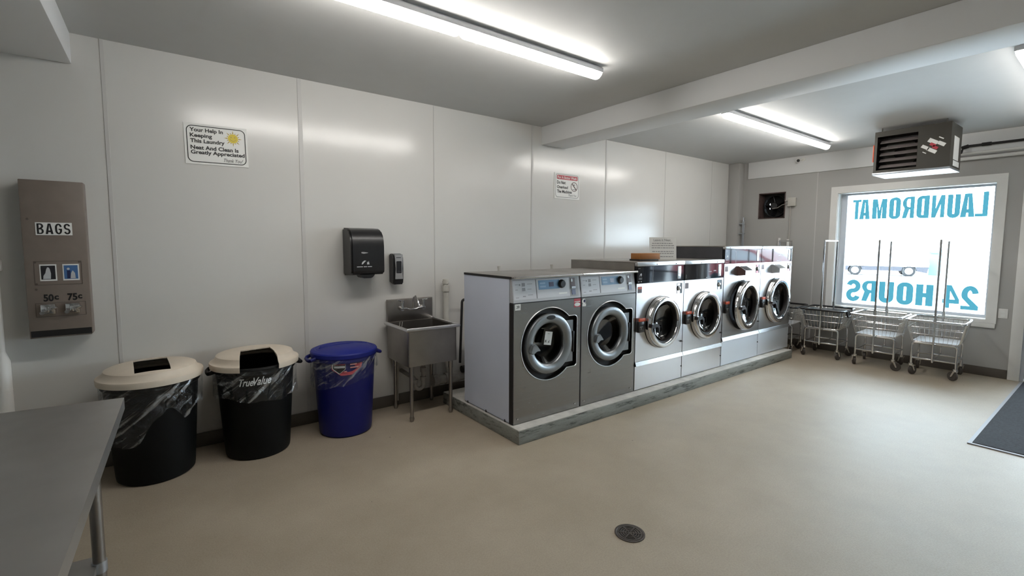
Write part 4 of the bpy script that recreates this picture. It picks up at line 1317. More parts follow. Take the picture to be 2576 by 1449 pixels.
def patch(pts, off, r, yaw, z0):
    b = MB()
    b.prism(pts, 0, .0008, 'y')
    bmesh.ops.subdivide_edges(b.bm, edges=list(b.bm.edges), cuts=3)
    me = b.mesh('patch')
    for v in me.vertices:
        a = v.co.x / r - PI / 2 + yaw
        rr = r + off - v.co.y
        v.co = (bc[0] + rr * math.cos(a), bc[1] + rr * math.sin(a), z0 + v.co.z)
    return me
red = [(-.115, .0), (-.045, -.048), (.035, -.046), (.110, .004), (.118, .035), (.10, .055), (.035, .078), (.0, .080), (-.11, .080)]
stk = obj('sticker', patch(red, .0035, .2375, -.22, .560), 'red_ink', b3, label='red shield-shaped sticker')
shl = [(-.105, .075), (-.105, .005), (-.055, -.035), (-.012, .0), (-.008, .075), (-.055, .084)]
obj('sticker_shield', patch([(x * 1.04, z * 1.04) for x, z in shl], .0042, .2375, -.22, .560), 'paper', stk)
obj('shield_field', patch([(x * .94 - .003, z * .92 + .002) for x, z in shl], .005, .2375, -.22, .560), 'ink', stk)
obj('shield_band', patch([(-.094, .035), (-.016, .035), (-.014, .060), (-.094, .060)], .0056, .2375, -.22, .560), 'red_ink', stk)
obj('shield_stripe', patch([(-.094, .012), (-.016, .012), (-.016, .027), (-.094, .027)], .0056, .2375, -.22, .560), 'photo_grey', stk)
for (a, b_, z) in ((.03, .068, .052), (.022, .072, .030), (.022, .085, .006), (-.022, -.002, -.022)):
    obj('sticker_line', patch([(a, z), (b_, z), (b_, z + .010), (a, z + .010)], .0056, .2375, -.22, .560), pmat('pink_print', (0.62, 0.28, 0.27), 0.5) if 'pink' not in M else M['pink'], stk)

# ------------------------------------------------------------------ steel work table
tb = thing('work_table', 'stainless steel work table with an undershelf, its corner against the black trash can', 'table', (-.8, -2.4, 0))
def lerp(a, b, t): return (a[0] + (b[0] - a[0]) * t, a[1] + (b[1] - a[1]) * t)
c1 = (-.147, -1.624); c2 = (-.212, -3.70); c0 = (-1.66, -1.455); c3 = (-1.72, -3.70)
ot = [c1, c2, c3, c0]
obj('table_top', MB().prism(ot, .866, .880, 'z'), 'steel_table', tb)
sk_ = MB()
dx, dy = c2[0] - c1[0], c2[1] - c1[1]
for (p, q) in ((c1, c2), (c0, c1), (c3, c0), (c2, c3)):
    nx, ny = q[1] - p[1], -(q[0] - p[0])
    l = math.hypot(nx, ny); nx, ny = nx / l * .004, ny / l * .004
    cxm, cym = -.9, -2.5
    if (cxm - p[0]) * nx + (cym - p[1]) * ny < 0:
        nx, ny = -nx, -ny
    sk_.prism([p, q, (q[0] + nx, q[1] + ny), (p[0] + nx, p[1] + ny)], .832, .866, 'z')
obj('table_apron', sk_, 'steel_table', tb)
for (lx, ly) in ((-.246, -1.755), (-.30, -3.60), (-1.57, -1.60), (-1.60, -3.60)):
    lg = obj('leg', MB().tube([(lx, ly, .05), (lx, ly, .87)], .0205, 16), 'steel_dull', tb)
    obj('foot', MB().lathe([(0, 0), (.018, .003), (.024, .03), (.022, .055), (0, .055)], (lx, ly, 0), 'z', 14), 'blackmatt', lg)
    obj('shelf_clamp', MB().tube([(lx, ly, .232), (lx, ly, .275)], .0245, 16), 'galv', lg)
obj('undershelf', MB().prism([(-.252, -1.70), (-.306, -3.65), (-1.60, -3.65), (-1.57, -1.55)], .238, .268, 'z'), 'steel_table', tb)

# ------------------------------------------------------------------ ceiling lamps
def strip_lamp(x0, y, n, label, group, lamp='lamp'):
    Ls = 1.202
    x1 = x0 + n * Ls if n != 1 else x0 + 2.5
    r = thing('ceiling_light', label, 'ceiling light', ((x0 + x1) / 2, y, H), 0, group)
    obj('mounting_channel', MB().box(x0 + .02, x1 - .02, y - .018, y + .018, 2.825, H - .0005), 'lamp_house', r)
    obj('lamp_housing', MB().box(x0, x1, y - .041, y + .041, 2.795, 2.827, bev=.004), 'lamp_house', r)
    cuts = [x0 + (x1 - x0) * i / n for i in range(n + 1)]
    for i in range(n):
        a, b_ = cuts[i] + .002, cuts[i + 1] - .002
        mb = MB()
        prof = [(y + .037 * math.cos(t), 2.797 - .048 * math.sin(t) ** .8 if math.sin(t) > 0 else 2.797) for t in [PI * k / 14 for k in range(15)]]
        stn = [(a, .25), (a + .006, .62), (a + .016, .88), (a + .03, 1), (b_ - .03, 1), (b_ - .016, .88), (b_ - .006, .62), (b_, .25)]
        rows = []
        for (xx, sc) in stn:
            rows.append([mb.bm.verts.new((xx, y + (p[0] - y) * (.75 + .25 * sc), 2.797 + (p[1] - 2.797) * sc)) for p in prof])
        for k in range(len(rows) - 1):
            for j in range(len(prof) - 1):
                mb.bm.faces.new((rows[k][j], rows[k][j + 1], rows[k + 1][j + 1], rows[k + 1][j]))
        mb.bm.faces.new(rows[0]); mb.bm.faces.new(rows[-1])
        obj('diffuser', mb, lamp, r)
    return r
strip_lamp(.285, -1.63, 2, 'two-section lit strip light over the open floor before the beam', 'strip lights')
strip_lamp(4.44, -1.645, 1, 'single-tube lit strip light on the ceiling above the washers beyond the beam', 'strip lights')
strip_lamp(4.53, -3.60, 1, 'lit strip light beyond the beam, out towards the entrance door, only its tip showing', 'strip lights', 'lamp_dim')

# ------------------------------------------------------------------ unit heater
ht = thing('unit_heater', 'grey-brown boxy unit heater with louvres hung below the ceiling by the window', 'heater', (6.79, -2.58, 2.33))
hx0, hx1, hy0, hy1, hz0, hz1 = 6.553, 7.02, -2.907, -2.258, 2.345, 2.800
gy0, gy1, gz0, gz1 = -2.640, -2.283, 2.372, 2.742
b = MB().prism([(hy0, hz0), (hy1, hz0), (hy1, hz1), (hy0, hz1)], hx0, hx0 + .01, 'x', holes=[[(gy0, gz0), (gy1, gz0), (gy1, gz1), (gy0, gz1)]])
b.box(hx0 + .01, hx1, hy0, hy1, hz0, hz1, skip=('xn',))
obj('casing', b, 'heater', ht)
obj('grille_cavity', MB().box(hx0 + .011, hx0 + .16, gy0 - .01, gy1 + .01, gz0 - .01, gz1 + .01, skip=('xn',)), 'heater_d', ht)
for i in range(5):
    z = gz0 + .042 + i * .068
    lv = MB().box(-.028, .028, gy0 + .004, gy1 - .020, -.003, .003, bev=.001, seg=1)
    lv.rot(Matrix.Translation((hx0 + .045, 0, z)) @ Matrix.Rotation(math.radians(-38), 4, 'Y'))
    obj('louvre', lv, 'slat', ht)
obj('fan_shroud', MB().lathe([(.06, 0), (.16, .004), (.16, .012), (.06, .012)], (hx0 + .13, (gy0 + gy1) / 2, (gz0 + gz1) / 2), 'x', 32, closed=True), 'heater', ht)
obj('lit_underside_pan', MB().box(hx0 - .006, hx1 - .02, hy0 - .006, hy1 + .006, hz0 - .024, hz0 - .001, bev=.003), 'galv', ht, label='bright bottom edge, pale metal standing in for light')  # bright metal stands in for light falling on the underside
obj('side_flap', MB().box(hx0 - .003, hx0 + .02, hy1, hy1 + .012, 2.47, 2.66, bev=.003), 'orange', ht, label='orange strip on the casing edge')
lb = MB()
for (yy, zz, w, h) in ((-2.765, 2.618, .085, .042), (-2.835, 2.585, .065, .035), (-2.705, 2.565, .07, .032), (-2.760, 2.525, .085, .035), (-2.83, 2.645, .045, .010), (-2.70, 2.51, .035, .008)):
    q = MB().box(hx0 - .0015, hx0, -w / 2, w / 2, -h / 2, h / 2)
    q.rot(Matrix.Translation((0, yy, zz)) @ Matrix.Rotation(math.radians(33), 4, 'X'))
    mm = q.mesh('q'); lb.bm.from_mesh(mm); bpy.data.meshes.remove(mm)
obj('paper_label', lb, 'paper', ht)
lb = MB()
for (yy, zz, w, h) in ((-2.765, 2.585, .05, .028), (-2.785, 2.553, .05, .028)):
    q = MB().box(hx0 - .0018, hx0, -w / 2, w / 2, -h / 2, h / 2)
    q.rot(Matrix.Translation((0, yy, zz)) @ Matrix.Rotation(math.radians(33), 4, 'X'))
    mm = q.mesh('q'); lb.bm.from_mesh(mm); bpy.data.meshes.remove(mm)
obj('warning_label', lb, 'red_ink', ht)
obj('side_label', MB().box(hx0 + .13, hx0 + .35, hy0 - .002, hy0, 2.43, 2.672).box(hx0 + .14, hx0 + .40, hy0 - .002, hy0, 2.365, 2.42), 'paper', ht)
for (xx, yy) in ((hx0 + .05, hy0 + .05), (hx0 + .05, hy1 - .05), (hx1 - .05, hy0 + .05), (hx1 - .05, hy1 - .05)):
    obj('hanger_rod', MB().tube([(xx, yy, hz1 - .002), (xx, yy, H - .0005)], .006, 8), 'heater', ht)

# pipes along the header, right of the heater
gp = thing('gas_line', 'dark pipe running along the header beside the heater', 'pipe', (XW - .06, -4.5, 2.69))
obj('pipe_run', MB().tube([(7.035, -2.80, 2.60), (7.25, -2.80, 2.60), (XW - .075, -2.80, 2.62), (XW - .055, -2.82, 2.69), (XW - .055, -7.0, 2.70)], .014, 10), 'blackmatt', gp)
obj('pipe_coupling', MB().tube([(XW - .055, -2.97, 2.692), (XW - .055, -3.05, 2.692)], .021, 10).tube([(XW - .055, -2.80, 2.675), (XW - .055, -2.86, 2.692)], .022, 10), 'blackmatt', gp)
for i, (z, rr, lab) in enumerate(((2.608, .016, 'pale conduit running just below the dark pipe on the header'), (2.548, .020, 'pale conduit running along the lower edge of the header'))):
    cd = thing('wall_mounted_conduit', lab, 'pipe', (XW - .05, -4.9, z))
    obj('pipe_run', MB().tube([(XW - .044, -2.45, z), (XW - .044, -7.0, z)], rr, 10), 'white', cd)
    stp = MB()
    for yy in (-2.6, -4.6, -6.4):
        stp.box(XW - .066, XW - .02, yy - .01, yy + .01, z - rr - .004, z + rr + .004, bev=.002)
    obj('pipe_strap', stp, 'white', cd)

# security camera
cm = thing('security_camera', 'tiny bullet security camera under the ceiling on the header', 'camera', (XW - .03, -1.03, 2.80))
obj('camera_mount', MB().lathe([(.03, 0), (.03, -.012), (.012, -.018), (0, -.018)], (XW - .024, -1.075, 2.79), 'x', 20).tube([(XW - .04, -1.075, 2.79), (XW - .07, -1.05, 2.78)], .009, 8), 'white', cm)
obj('camera_body', MB().tube([(XW - .05, -1.02, 2.785), (XW - .13, -1.045, 2.765)], .028, 18), 'white', cm)
obj('camera_lens', MB().tube([(XW - .129, -1.045, 2.765), (XW - .134, -1.0465, 2.7635)], .021, 18), 'black', cm)

# exhaust fan in its wooden opening
ef = thing('exhaust_fan', 'dark exhaust fan in a square wood-lined wall opening', 'fan', (XW + .1, -.641, 2.139))
fr = MB()
t2 = .014
fr.box(XW - .004, XO, FY0 + .001, FY0 + t2, FZ0 + .001, FZ1 - .001).box(XW - .004, XO, FY1 - t2, FY1 - .001, FZ0 + .001, FZ1 - .001)
fr.box(XW - .004, XO, FY0 + .001, FY1 - .001, FZ0 + .001, FZ0 + t2).box(XW - .004, XO, FY0 + .001, FY1 - .001, FZ1 - t2, FZ1 - .001)
obj('wood_frame', fr, 'wood', ef)
yc, zc = -.641, 2.139
obj('fan_shroud', MB().prism([(FY0 + t2, FZ0 + t2), (FY1 - t2, FZ0 + t2), (FY1 - t2, FZ1 - t2), (FY0 + t2, FZ1 - t2)], XW + .16, XW + .168, 'x', holes=[circle(yc, zc, .165, 48)]), 'heater_d', ef)
obj('fan_ring', MB().lathe([(.165, XW + .10), (.172, XW + .10), (.172, XW + .17), (.165, XW + .17)], (0, yc, zc), 'x', 48, closed=True), 'void', ef)
for i in range(5):
    a = 2 * PI * i / 5 + .35
    bl = MB().prism([(.03, -.022), (.10, -.062), (.155, -.050), (.158, .030), (.10, .035), (.03, .022)], -.002, .002, 'z')
    bl.rot(Matrix.Translation((XW + .14, yc, zc)) @ Matrix.Rotation(a, 4, 'X') @ Matrix.Rotation(PI / 2, 4, 'X') @ Matrix.Rotation(PI / 2, 4, 'Z') @ Matrix.Rotation(PI, 4, 'Y') @ Matrix.Rotation(math.radians(25), 4, 'X'))
    obj('fan_blade', bl, 'black', ef)
obj('fan_motor', MB().lathe([(0, XW + .07), (.05, XW + .075), (.055, XW + .09), (.055, XW + .135), (0, XW + .137)], (0, yc, zc), 'x', 28), 'black', ef)
obj('fan_louvre', MB().box(XW + .215, XW + .225, FY0 + t2, yc + .118, FZ0 + t2, FZ1 - t2).box(XW + .215, XW + .225, yc + .128, FY1 - t2, FZ0 + t2, FZ1 - t2).box(XW + .213, XW + .227, yc + .117, yc + .129, FZ0 + t2, 2.10).box(XW + .213, XW + .227, yc + .117, yc + .129, 2.19, FZ1 - t2), 'void', ef)
obj('motor_cord', MB().tube([(XW + .07, yc + .02, zc - .04), (XW + .06, yc - .06, zc - .035), (XW + .03, yc - .14, zc + .005), (XW - .015, yc - .205, zc + .012), (XW - .03, yc - .24, zc + .01)], .005, 8), 'conduit', ef)

jb = thing('junction_box', 'painted junction box with conduit beside the exhaust fan', 'electrical box', (XW - .03, -.95, 2.18))
obj('box', MB().box(XW - .05, XW - .0005, -1.002, -.900, 2.118, 2.235, bev=.004), 'boxgrey', jb)
obj('box_cover', MB().box(XW - .056, XW - .049, -1.008, -.895, 2.112, 2.241, bev=.003), 'boxgrey', jb)
obj('conduit_run', MB().tube([(XW - .02, -.925, 2.118), (XW - .02, -.925, 1.62)], .011, 10).tube([(XW - .02, -.90, 2.20), (XW - .02, -.845, 2.20)], .010, 8), 'conduit', jb)
vp = thing('water_valve', 'white capped pipe stubs joined by a bar behind the tall end washer', 'pipe', (XW - .05, -.86, 1.4))
obj('valve_pipe', MB().tube([(XW - .05, -.925, .0), (XW - .05, -.925, 1.615)], .018, 10).tube([(XW - .05, -.80, .0), (XW - .05, -.80, 1.635)], .018, 10), 'white', vp)
obj('valve_bar', MB().tube([(XW - .05, -.78, 1.59), (XW - .05, -.94, 1.585)], .009, 8), 'conduit', vp)
vw = thing('wall_mounted_tube', 'slim vertical metal tube on the corner column above the washers', 'pipe', (7.60, -.27, 1.53))
obj('gauge_tube', MB().tube([(7.62, -.243, 1.50), (7.62, -.243, 1.905)], .009, 8).tube([(7.62, -.262, 1.50), (7.62, -.262, 1.905)], .007, 8), 'galv', vw)
obj('tube_cap', MB().tube([(7.62, -.252, 1.905), (7.62, -.252, 1.935)], .018, 10).tube([(7.62, -.252, 1.95), (7.62, -.252, 1.968)], .016, 10).tube([(7.62, -.252, 1.93), (7.62, -.252, 1.955)], .01, 8), 'galv', vw)
obj('tube_bracket', MB().box(7.60, 7.66, -.262, -.186, 1.70, 1.715).box(7.60, 7.66, -.262, -.186, 1.86, 1.875), 'galv', vw)

ol = thing('wall_outlet', 'white electrical outlet plate on the wall between window and door', 'outlet', (XW - .003, -3.252, .752))
obj('cover_plate', MB().box(XW - .006, XW - .0005, -3.292, -3.214, .697, .807, bev=.002), 'white', ol)
obj('socket_face', MB().prism(rrect(-3.270, -3.236, .757, .787, .01), XW - .0075, XW - .005, 'x').prism(rrect(-3.270, -3.236, .715, .745, .01), XW - .0075, XW - .005, 'x'), 'paper', ol)

# ------------------------------------------------------------------ floor things
fm = thing('door_mat', 'charcoal carpet mat on the floor by the entrance door', 'mat', (6.2, -3.95, 0))
obj('mat_pile', MB().box(4.965, 7.64, -4.62, -3.462, .001, .012, bev=.002, seg=1), 'mat', fm)
obj('mat_border', MB().prism([(4.935, -4.65), (7.66, -4.65), (7.66, -3.438), (4.935, -3.438)], .0005, .008, 'z', holes=[[(4.97, -4.615), (7.63, -4.615), (7.63, -3.468), (4.97, -3.468)]]), pmat('mat_edge_rubber', (0.30, 0.30, 0.32), 0.5), fm)

fd = thing('floor_drain', 'round cast-iron floor drain grate in the open floor', 'drain', (1.926, -2.616, 0))
dc = (1.926, -2.616)
obj('drain_rim', MB().lathe([(.079, .0005), (.079, .004), (.070, .0045), (.066, .002), (.066, .0006)], (*dc, 0), 'z', 48), 'iron', fd)
gr = MB()
for (ra, rb) in ((.0, .012), (.018, .025), (.031, .038), (.044, .050), (.056, .066)):
    gr.lathe([(ra, .001), (ra, .0038), (rb, .0038), (rb, .001)] if ra else [(0, .0038), (rb, .0038), (rb, .001)], (*dc, 0), 'z', 40, closed=bool(ra))
for i in range(6):
    a = PI * i / 6 + .25
    if i % 2 == 0:
        for s in (1, -1):
            q = MB().box(.006, .066, -.0035, .0035, .001, .0045)
            q.rot(Matrix.Translation((*dc, 0)) @ Matrix.Rotation(a + (PI if s < 0 else 0), 4, 'Z'))
            mm = q.mesh('q'); gr.bm.from_mesh(mm); bpy.data.meshes.remove(mm)
obj('drain_grate', gr, 'iron', fd)
obj('drain_well', MB().lathe([(.066, .0012), (0, .0012)], (*dc, 0), 'z', 40), 'void', fd)

# ------------------------------------------------------------------ laundry carts
def cart_parts(rim_mat, bag):
    """returns (name, mesh, material, [sub-parts]) in the cart's own axes: x to the window, y along it"""
    out = []
    hx, hy, zr, zb = .275, .255, .655, .405
    bx, by_ = .215, .205
    def rr(x, y, z, r=.05, n=5):
        return [Vector((p[0], p[1], z)) for p in rrect(-x, x, -y, y, r, n)]
    low = MB().tube(rr(.205, .195, .205, .012, 2), .0115, 10, closed=True)
    low.tube([(-.205, 0, .205), (.205, 0, .205)], .010, 10)
    out.append(('lower_frame', low, 'cart_chrome', []))
    for sx in (-1, 1):
        u = [(sx * .205, -.195, .115), (sx * .205, -.195, .36)] + arc3((sx * .205, -.165, .36), (0, -1, 0), (0, 0, 1), .03, 0, PI / 2, 5) + arc3((sx * .205, .165, .36), (0, 0, 1), (0, 1, 0), .03, 0, PI / 2, 5) + [(sx * .205, .195, .36), (sx * .205, .195, .115)]
        out.append(('leg_frame', MB().tube(u, .0115, 10), 'cart_chrome', []))
    rim = rr(hx, hy, zr)
    if bag:
        # black rim with the dipped right-hand end
        p = []
        for q in rr(hx, hy, zr, .05, 5):
            d = 0
            if q.y < -hy + .012 and abs(q.x) < .17:
                d = .07
            p.append(Vector((q.x, q.y, q.z)))
        p2 = []
        n = len(p)
        for i in range(n):
            p2.append(p[i])
            a, b_ = p[i], p[(i + 1) % n]
            if abs(a.y + hy) < .01 and abs(b_.y + hy) < .01 and (a - b_).length > .2:
                for t_, dz in ((.22, 0), (.30, -.05), (.38, -.08), (.62, -.08), (.70, -.05), (.78, 0)):
                    q = a.lerp(b_, t_); q.z += dz
                    p2.append(q)
        out.append(('basket_rim', MB().tube(p2, .012, 10, closed=True), rim_mat, []))
    else:
        out.append(('basket_rim', MB().tube(rim, .0135, 10, closed=True), rim_mat, []))
    bk = MB()
    for t_ in (.30, .62, 1.0):
        x = hx + (bx - hx) * t_
        y = hy + (by_ - hy) * t_
        bk.tube(rr(x - .004, y - .004, zr + (zb - zr) * t_, .04, 4), .0042, 6, closed=True)
    N = 11
    for i in range(N):
        f = -1 + 2 * (i + .5) / N
        for s in (-1, 1):
            bk.tube([(f * hx, s * hy, zr), (f * bx, s * by_, zb)], .0022, 5)
            bk.tube([(s * hx, f * hy, zr), (s * bx, f * by_, zb)], .0022, 5)
        bk.tube([(f * bx, -by_, zb), (f * bx, by_, zb)], .0022, 5)
        bk.tube([(-bx, f * by_, zb), (bx, f * by_, zb)], .0022, 5)
    out.append(('wire_basket', bk, 'cart_chrome', []))
    # liner tray in the bottom
    if bag:
        tr = MB()
        rows = []
        for (t_, k) in ((.12, .965), (.5, .95), (.85, .93), (1.0, .80)):
            x = (hx + (bx - hx) * t_) * k; y = (hy + (by_ - hy) * t_) * k
            z = zr + (zb - zr) * t_ + .012
            rows.append([tr.bm.verts.new((p[0], p[1], z + .006 * math.sin(9 * p[0] / .1 + 7 * p[1] / .1))) for p in rrect(-x, x, -y, y, .06, 6)])
        for k in range(3):
            n = len(rows[0])
            for i in range(n):
                tr.bm.faces.new((rows[k][i], rows[k][(i + 1) % n], rows[k + 1][(i + 1) % n], rows[k + 1][i]))
        tr.bm.faces.new(rows[-1])
        out.append(('basket_liner', tr, 'cart_liner', []))
    else:
        out.append(('basket_floor', MB().box(-bx + .01, bx - .01, -by_ + .01, by_ - .01, zb + .004, zb + .009, bev=.001, seg=1), 'cart_tray', []))
    # hanging rack
    rk = MB().tube([(-.262, .0, .19), (-.262, .0, 1.59)], .0105, 10).tube([(.262, .0, .19), (.262, .0, 1.59)], .0105, 10).tube([(-.262, 0, 1.585), (.262, 0, 1.585)], .0105, 10)
    rs = MB()
    for sx in (-1, 1):
        rs.tube([(sx * .262, 0, .67), (sx * .262, 0, .73)], .0165, 10).tube([(sx * .262, 0, .19), (sx * .205, 0, .205)], .009, 8)
    out.append(('hanging_rack', rk, 'cart_chrome', [('rack_sleeve', rs, 'cart_chrome')]))
    for sx in (-1, 1):
        for sy in (-1, 1):
            a = rnd.uniform(-1.3, 1.3)
            dx, dy = math.cos(a) * .028, math.sin(a) * .028
            px, py = sx * .205, sy * .195
            wx, wy = px + dx, py + dy
            nx, ny = -math.sin(a), math.cos(a)
            w = MB().tube([(wx - nx * .014, wy - ny * .014, .052), (wx - nx * .010, wy - ny * .010, .052), (wx + nx * .010, wy + ny * .010, .052), (wx + nx * .014, wy + ny * .014, .052)], [.047, .052, .052, .047], 24)
            fk = MB()
            for s in (-1, 1):
                ox, oy = nx * s * .019, ny * s * .019
                fk.tube([(px + ox, py + oy, .118), (wx + ox, wy + oy, .052)], [.012, .008], 8)
            fk.tube([(px, py, .108), (px, py, .135)], .022, 12)
            fk.tube([(wx - nx * .024, wy - ny * .024, .052), (wx + nx * .024, wy + ny * .024, .052)], .007, 8)
            out.append(('caster', fk, 'cart_chrome', [('caster_wheel', w, 'wheel')]))
    return out
M['cart_liner'] = pmat('grey_cart_liner', (0.20, 0.22, 0.235), 0.35, metal=0.2)
M['cart_tray'] = pmat('pale_cart_tray', (0.62, 0.64, 0.67), 0.35)

def cart(label, loc, rz, rim_mat='cart_chrome', bag=False):
    r = thing('laundry_cart', label, 'laundry cart', loc, rz, 'laundry carts under the window')
    for (nm, mb, mt, subs) in cart_parts(rim_mat, bag):
        p = obj(nm, mb, mt, r, world=False)
        for (sn, smb, smt) in subs:
            obj(sn, smb, smt, p, world=False)
    return r
cart('chrome laundry cart half hidden behind the tall end washer', (7.27, -1.06, 0), math.radians(6), rim_mat='black')
cart('chrome laundry cart with a black rim and grey liner beside the end washer', (7.335, -1.615, 0), math.radians(3), rim_mat='black', bag=True)
cart('chrome laundry cart with an open wire basket between two other carts', (7.30, -2.225, 0), math.radians(2))
cart('chrome laundry cart with an open wire basket, last of the row towards the wall outlet', (7.30, -2.785, 0), math.radians(3))

# ------------------------------------------------------------------ outside: parked car and container
def car(loc, rz, label, paint='car_paint', tall=1.0):
    r = thing('parked_car', label, 'car', loc, rz)
    r.scale = (1, 1, tall)
    prof = [(-2.25, .35), (-2.28, .62), (-2.20, .88), (-1.75, .98), (-1.25, 1.02), (-.55, 1.40), (.35, 1.44), (1.05, 1.36), (1.75, 1.05), (2.15, 1.0), (2.28, .85), (2.25, .40)]
    lowp = [(-2.25, .35), (-2.28, .62), (2.27, .62), (2.25, .40)]
    wl, wh = -1.36, 1.34
    def arch(pts_top, z0):
        base = [(2.20, z0)]
        for cxx in (wh, wl):
            base += [(cxx + .38 * math.cos(a), .33 + .38 * math.sin(a)) for a in [PI * i / 14 for i in range(15)] if .33 + .38 * math.sin(a) > z0]
        base += [(-2.20, z0)]
        return base
    b = MB().prism([(-2.28, .60), (-2.20, .88), (-1.75, .98), (-1.25, 1.02), (1.75, 1.05), (2.15, 1.0), (2.28, .85), (2.27, .60)][::-1] + [], -.88, .88, 'y')
    obj('car_body', b, paint, r, world=False)
    b = MB().prism([(-2.28, .60), (2.27, .60)] + arch(None, .22), -.86, .86, 'y')
    obj('car_lower', b, 'car_low', r, world=False)
    b = MB().prism([(-1.25, 1.02), (-.55, 1.40), (.35, 1.44), (1.05, 1.36), (1.75, 1.05)], -.72, .72, 'y')
    cab = obj('car_cabin', b, paint, r, world=False)
    b = MB().prism([(-1.05, 1.06), (-.48, 1.36), (.32, 1.39), (.95, 1.31), (1.45, 1.07)], -.725, .725, 'y')
    obj('side_window', b, 'glare_car_glass', r, world=False)
    for cxx in (wl, wh):
        for s in (-1, 1):
            w = obj('wheel', MB().lathe([(.20, -.1), (.31, -.1), (.33, -.07), (.33, .07), (.31, .1), (.20, .1)], (cxx, s * .78, .33), 'y', 36, closed=True), 'tyre', r, world=False)
            hb = MB().lathe([(0, -.06), (.21, -.05), (.21, .05), (0, .06)], (cxx, s * .82, .33), 'y', 24)
            obj('wheel_rim', hb, 'car_paint', w, world=False)
    return r
car((37.4, 5.85, -.4), math.radians(-70.0), 'silver sedan with darkened lower side parked across the street, seen through the window')
M['red_paint'] = pmat('dark_red_car_paint', (0.20, 0.012, 0.02), 0.3, coat=0.5)
M['navy_paint'] = pmat('navy_car_paint', (0.02, 0.025, 0.05), 0.3, coat=0.5)
car((17.5, -7.6, -.4), math.radians(92), 'dark red tall car added out of view on the lot to be mirrored in the washer fascias', 'red_paint', 1.28)  # two out-of-view cars added to give the fascias something to mirror
car((17.0, -13.2, -.4), math.radians(88), 'navy tall car added out of view farther along than the red one, for reflections', 'navy_paint', 1.28)
dm = thing('waste_container', 'cyan container standing far across the street', 'container', (40, 3.68, -.4))
obj('container_body', MB().box(39.6, 40.6, 3.46, 3.90, -.4, .98, bev=.02), 'cyan', dm)
obj('container_lid', MB().box(39.58, 40.62, 3.44, 3.92, .985, 1.24, bev=.03), 'cyan', dm)

# ------------------------------------------------------------------ loose pieces become parts of their own
def split_pieces(o, gap):
    bm = bmesh.new()
    bm.from_mesh(o.data)
    bm.verts.ensure_lookup_table()
    isl, seen = [], set()
    for v in bm.verts:
        if v.index in seen:
            continue
        st_, grp = [v], []
        seen.add(v.index)
        while st_:
            q = st_.pop()
            grp.append(q.index)
            for e in q.link_edges:
                k = e.other_vert(q)
                if k.index not in seen:
                    seen.add(k.index)
                    st_.append(k)
        isl.append(grp)
    bb = []
    for g_ in isl:
        cs = [bm.verts[i].co for i in g_]
        bb.append((Vector([min(c[k] for c in cs) for k in range(3)]), Vector([max(c[k] for c in cs) for k in range(3)])))
    lab = list(range(len(isl)))
    for i in range(len(isl)):
        for j in range(i):
            if all(bb[i][0][k] - gap <= bb[j][1][k] and bb[j][0][k] - gap <= bb[i][1][k] for k in range(3)):
                a, b_ = lab[i], lab[j]
                lab = [b_ if q == a else q for q in lab]
    bm.free()
    groups = sorted(set(lab))
    if len(groups) < 2:
        return
    base = o.data
    for n_, g_ in enumerate(groups):
        keep = {i for k, vs in enumerate(isl) if lab[k] == g_ for i in vs}
        b2 = bmesh.new()
        b2.from_mesh(base)
        b2.verts.ensure_lookup_table()
        bmesh.ops.delete(b2, geom=[v for v in b2.verts if v.index not in keep], context='VERTS')
        me = bpy.data.meshes.new(base.name)
        b2.to_mesh(me)
        b2.free()
        for m in base.materials:
            me.materials.append(m)
        if n_ == 0:
            o.data = me
        else:
            c = o.copy()
            c.data = me
            C.objects.link(c)
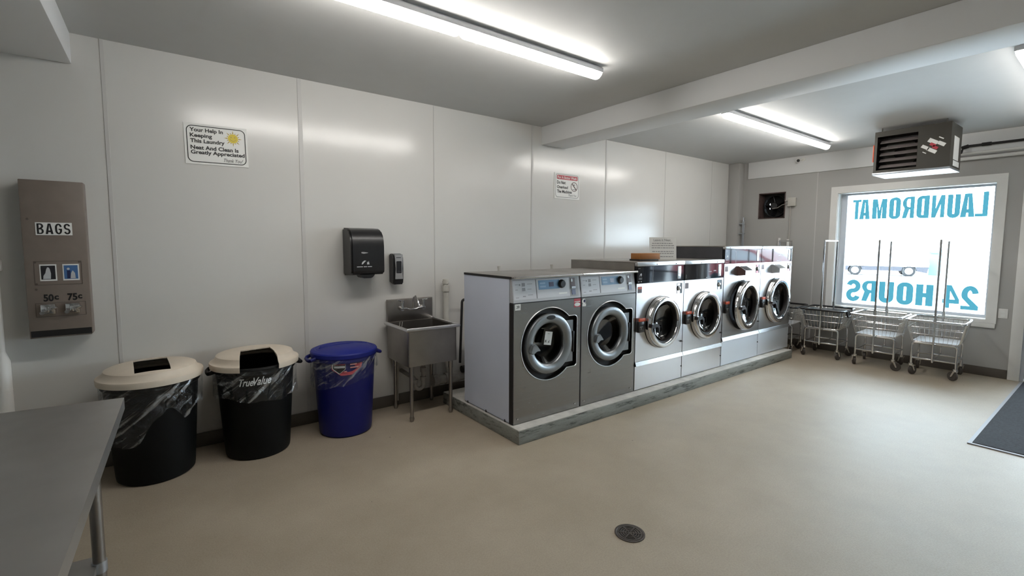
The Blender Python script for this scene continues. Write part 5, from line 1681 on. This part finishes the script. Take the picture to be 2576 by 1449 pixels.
SPLIT = {'catch': .015, 'coin_return_lip': .01, 'coin_slot': .01, 'fascia_print': .035, 'note_writing': .012, 'panel_markings': .012, 'panel_screw': .01, 'pictogram': .004,
         'pipe_coupling': .02, 'pipe_strap': .03, 'plate_mark': .02, 'plate_outline': .03, 'price_lettering': .02, 'rack_sleeve': .005, 'sheet_print': .012, 'side_clip': .01,
         'trap_nut': .01, 'trim_screw': .01, 'tube_bracket': .01, 'paper_label': .002, 'warning_label': .002, 'side_label': .005, 'label_text_block': .005}
for o in list(bpy.data.objects):
    k = o.name.split('.')[0]
    if o.type == 'MESH' and k in SPLIT:
        split_pieces(o, SPLIT[k])

# ------------------------------------------------------------------ daylight
w = bpy.data.worlds.new('overcast_sky')
bpy.context.scene.world = w
w.use_nodes = True
bg = w.node_tree.nodes['Background']
bg.inputs['Color'].default_value = (0.74, 0.88, 1.0, 1)
bg.inputs['Strength'].default_value = 9.2

# ------------------------------------------------------------------ camera
yaw, pitch, roll = 0.6440, -0.0807, 0.0037
fw = Vector((math.sin(yaw) * math.cos(pitch), math.cos(yaw) * math.cos(pitch), math.sin(pitch)))
rt = Vector((math.cos(yaw), -math.sin(yaw), 0))
up = rt.cross(fw)
r2 = math.cos(roll) * rt + math.sin(roll) * up
u2 = -math.sin(roll) * rt + math.cos(roll) * up
cam = bpy.data.cameras.new('camera')
co = bpy.data.objects.new('camera', cam)
C.objects.link(co)
co.matrix_world = Matrix(((r2.x, u2.x, -fw.x, 0), (r2.y, u2.y, -fw.y, -4.1332), (r2.z, u2.z, -fw.z, 1.528), (0, 0, 0, 1)))
cam.sensor_width = 36
cam.lens = 1178.9 / 2576 * 36
cam.shift_y = -(724.5 - 708.82) / 2576
cam.clip_start = .02
cam.clip_end = 500
sc = bpy.context.scene
sc.camera = co
sc.view_settings.view_transform = 'Standard'
sc.view_settings.look = 'None'
sc.view_settings.gamma = 1
sc.view_settings.exposure = 1.15
sc.view_settings.use_curve_mapping = False
sc.cycles.use_denoising = True
sc.cycles.max_bounces = 10
sc.cycles.diffuse_bounces = 6
sc.cycles.glossy_bounces = 5
sc.cycles.transparent_max_bounces = 16
sc.cycles.sample_clamp_indirect = 8
